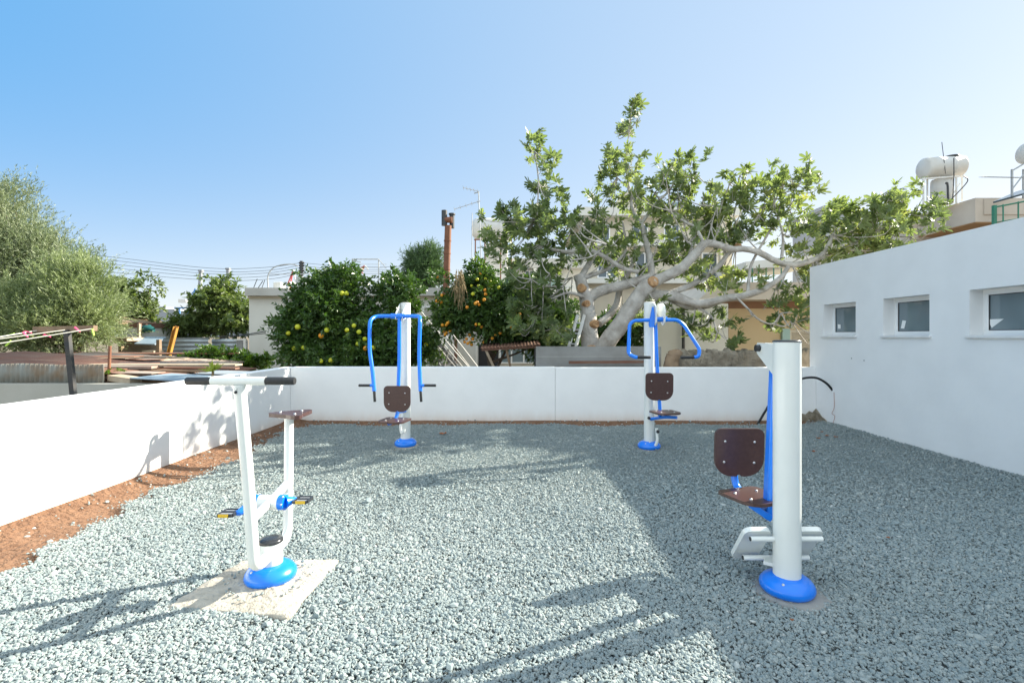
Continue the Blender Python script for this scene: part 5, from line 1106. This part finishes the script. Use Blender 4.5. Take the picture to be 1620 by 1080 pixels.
m_ = MB(); m_.sweep(crom([(P(1062, 600, 9.1), .14), (P(1062, 572, 9.1), .13), (P(1066, 562, 9.08), .12), (P(1064, 554, 9.1), .09)], 4), 12, wob=.12); m_.sweep(crom([(P(1066, 566, 9.05), .09), (P(1072, 560, 9.0), .07), (P(1077, 555, 8.99), .05)], 4), 9, wob=.15)
tag(m_.build('tree_stump', 'wood'), 'old sawn stump between the block wall and the rubble wall', 'stump')
ld = thing('ladder', tuple(P(890, 600, 9.75)), 'pale aluminium ladder leaning against the fig trunk', 'ladder')
A0, A1 = P(888, 592, 9.6), P(914, 498, 10.0); o_ = Vector((.145, 0, 0))
for s in (0, 1): m_ = MB(); m_.bar(A0 + o_ * s, A1 + o_ * s * .95, .035, .06); m_.build('stile', 'woodpale' if False else 'whitem', ld)
for i in range(5): c0 = A0.lerp(A1, (i + .8) / 5.6); m_ = MB(); m_.cyl(c0, c0 + o_, .017, 8); m_.build('rung', 'greym', ld)
sl_ = thing('rusty_shelter', tuple(P(800, 600, 10.6)), 'makeshift shelter with a thin rusty roof sheet on timber props', 'shelter')
a_, b_ = P(760, 551, 10.4), P(855, 545.5, 10.4); d_ = (b_ - a_).normalized(); m_ = MB()
k = 90; vs_ = []
for i in range(k + 1): c0 = a_.lerp(b_, i / k) + Z * .012 * math.sin(i * 1.25); vs_ += [c0, c0 + Yv * 1.0 + Z * .10]
m_.add(vs_, [(2 * i, 2 * i + 2, 2 * i + 3, 2 * i + 1) for i in range(k)], True); o = m_.build('roof', 'rust', sl_); sm = o.modifiers.new('t', 'SOLIDIFY'); sm.thickness = .012
m_ = MB(); m_.bar(P(762, 553, 10.45), P(854, 548, 10.45), .05, .05); m_.build('edge_beam', 'rust', sl_)
for (x0, y0, x1, y1, m, w_) in ((768, 552, 790, 600, 'woodpale', .07), (801, 552, 812, 600, 'wood', .05), (849, 549, 849, 600, 'darkmetal', .1), (851, 549, 851, 600, 'wood', .06)):
    q = MB(); q.bar(P(x0, y0, 10.5), P(x1, y1, 10.5), w_, w_ * .7); q.build('prop', m, sl_)

# ---------------------------------------------------------------- upper right building
BY = 18.0
ub = thing('tan_building', tuple(P(1560, 600, BY)), 'tan upper storey with deep overhanging roof slab at the right', 'building')
XL = P(1543, 0, BY).x; zt_, zb_ = P(0, 313, BY).z, P(0, 351, BY).z
m_ = MB(); m_.box(XL, 30, BY, 24, zb_, zt_); m_.build('roof', 'tan', ub)
m_ = MB(); m_.box(XL + .03, 30, BY + .03, 24, zb_ - .03, zb_ - .002); m_.build('soffit', 'soffit', ub)
m_ = MB(); m_.box(XL + 1.1, 30, BY + 1.4, 24, -.1, zb_ - .03); m_.box(P(1456, 0, 20.6).x - .4, XL + 1.1, 20.6, 24, -.1, zt_ - .35); m_.build('wall', 'tan', ub)
m_ = MB(); m_.box(XL - .9, XL + .0, 22.2, 26, zb_, zt_ - .15); m_.build('roof_edge', 'limeg' if False else 'cream', ub)
m_ = MB(); m_.box(XL + .3, 30, BY - .04, BY - .005, zt_ - .62, zt_ - .05); m_.build('fascia_stain', 'tan', ub)
window(ub, 1590, 1650, 332, 400, BY + 1.38, t=.08, fm='brownband')
gr = thing('green_railing', tuple(P(1600, 360, 15)), 'green balcony railing above the white building at the right edge', 'railing')
m_ = MB(); m_.bar(P(1573, 420, 15.5), P(1573, 325, 15.5), .09, .09); m_.build('corner_post', 'green', gr)
for (a_, b_, r_) in (((1573, 328, 15.5), (1660, 311, 15.0), .025), ((1573, 352, 15.5), (1660, 338, 15.0), .015)): m_ = MB(); m_.cyl(P(*a_), P(*b_), r_, 8); m_.build('rail', 'green', gr)
for x in (1587, 1611, 1635): m_ = MB(); m_.cyl(P(x, 400, 15.3), P(x, 326 - (x - 1573) * .19, 15.3), .02, 8); m_.build('baluster', 'green', gr)
def bigtank(lab, cx_, cy_, Y, wpx, hpx, legs=True):
    t_ = thing('roof_water_tank', tuple(P(cx_, cy_ + 60, Y)), lab, 'water tank', 'white tanks on the roofs')
    c0 = P(cx_, cy_, Y); r_ = SX(hpx / 2, Y); L = SX(wpx, Y) * .84; m_ = MB()
    m_.lathe(c0 - X * L / 2, [(.04, 0), (r_ * .84, .02), (r_ * .96, .06), (r_, .12), (r_, L * .33), (r_ * 1.015, L * .335), (r_ * 1.015, L * .345), (r_, L * .35), (r_, L * .66), (r_ * 1.015, L * .665), (r_ * 1.015, L * .675), (r_, L * .68), (r_, L - .12), (r_ * .96, L - .06), (r_ * .84, L - .02), (.04, L)], 36, X + Z * .06)
    m_.build('barrel', 'tank', t_); return t_, c0, r_, L
tA, c0, r_, L = bigtank('horizontal white roof tank on thin legs above the tan building', 1490, 267, 19, 74, 33)
m_ = MB()
for (x, Y, yb_) in ((1461, 18.7, 335), (1467, 19.3, 335), (1513, 18.7, 322), (1522, 19.3, 318)): m_.bar(P(x, yb_, Y), P(x, 280, Y), .045, .045)
m_.bar(P(1459, 283, 18.7), P(1518, 279, 18.7), .06, .05); m_.bar(P(1463, 283, 19.3), P(1524, 279, 19.3), .06, .05); m_.bar(P(1518, 290, 18.7), P(1500, 320, 18.7), .03, .03); m_.build('stand', 'whitem', tA)
m_ = MB(); m_.lathe(P(1490, 324, 19.1), [(.32, 0), (.36, .03), (.36, .92), (.33, .98), (.1, 1.0)], 28); m_.build('hot_water_cylinder', 'tank', tA)
m_ = MB(); m_.lathe(P(1504, 252, 19), [(.22, 0), (.22, .05), (.27, .06), (.27, .10), (.1, .13)], 24); m_.build('lid', 'darkmetal', tA)
m_ = MB(); m_.tube([P(1496, 290, 18.5), P(1499, 292, 18.5), P(1500, 323, 18.5)], .035, 8); m_.tube([P(1509, 250, 18.5), P(1509, 280, 18.5), P(1507, 320, 18.5)], .018, 6); m_.tube([P(1524, 278, 18.6), P(1531, 286, 18.6), P(1515, 305, 18.6), P(1500, 320, 18.6)], .018, 6); m_.cyl(P(1496, 275, 18.6), P(1490, 225, 18.6), .012, 6); m_.build('pipework', 'darkmetal', tA)
tB, c0, r_, L = bigtank('second white tank cut off by the right edge of the photo', 1650, 243, 17, 74, 33)
m_ = MB()
for (x, Y) in ((1601, 16.8), (1619, 17.3), (1680, 16.8)): m_.bar(P(x, 314, Y), P(x, 268, Y), .05, .05)
m_.bar(P(1600, 271, 16.8), P(1622, 258, 16.9), .04, .04); m_.bar(P(1601, 300, 16.8), P(1620, 275, 16.9), .03, .03); m_.build('stand', 'greym', tB)
m_ = MB(); m_.obox(P(1612, 306, 16.9), Vector((.9, 0, .4)).normalized(), Yv, Vector((-.4, 0, .9)).normalized(), .45, .5, .03); m_.build('solar_panel', 'wglass', tB)
an = thing('tv_antenna', tuple(P(1605, 300, 16)), 'long horizontal toothed antenna at the far right', 'antenna')
A_, B_ = P(1554, 280, 16), P(1612, 281, 16); m_ = MB(); m_.cyl(A_, B_, .015, 6)
for i in range(15): c0 = A_.lerp(B_, i / 14); m_.cyl(c0 - Yv * .12 - Z * .03, c0 + Yv * .12 + Z * .03, .008, 5)
m_.build('element_boom', 'greym', an)

# ---------------------------------------------------------------- leaf litter
def leaf_thing(x, y, s, lab, m='deadleaf'):
    Y = F * (EH - .01) / (y - VY); c0 = P(x, y, Y); q = MB(); an_ = random.uniform(0, 6.28); ca, sa = math.cos(an_), math.sin(an_)
    out = []
    for i in range(10):
        t = 2 * math.pi * i / 10; rr = s * (1 + .3 * math.cos(3 * t)) * (1 if i % 2 else .72); x_, y_ = rr * math.cos(t), rr * .7 * math.sin(t)
        out.append(c0 + Vector((x_ * ca - y_ * sa, x_ * sa + y_ * ca, .012 + .35 * s * math.cos(2 * t) ** 2)))
    q.add([c0 + Z * .008] + out, [(0, 1 + i, 1 + (i + 1) % 10) for i in range(10)])
    o = q.build('dry_leaf', m); sm = o.modifiers.new('t', 'SOLIDIFY'); sm.thickness = .002
    tag(o, lab, 'leaf', 'dry brown leaves on the gravel')
leaf_thing(701, 687, .07, 'largest curled brown leaf right of the rear left machine')
for (x, y, lab) in ((1345, 682, 0), (1338, 687, 0), (1329, 678, 0), (1316, 681, 0), (1308, 690, 0), (1300, 684, 0), (1352, 690, 0), (1295, 694, 0), (1322, 692, 0)):
    leaf_thing(x, y, .035, 'small brown leaf in the scatter at the foot of the white building')
leaf_thing(1287, 715, .04, 'single brown leaf lying alone behind the foreground post')
leaf_thing(1253, 983, .012, 'tiny red leaf just in front of the foreground post base')
leaf_thing(1405, 852, .015, 'tiny orange leaf alone on the shaded gravel at the right')
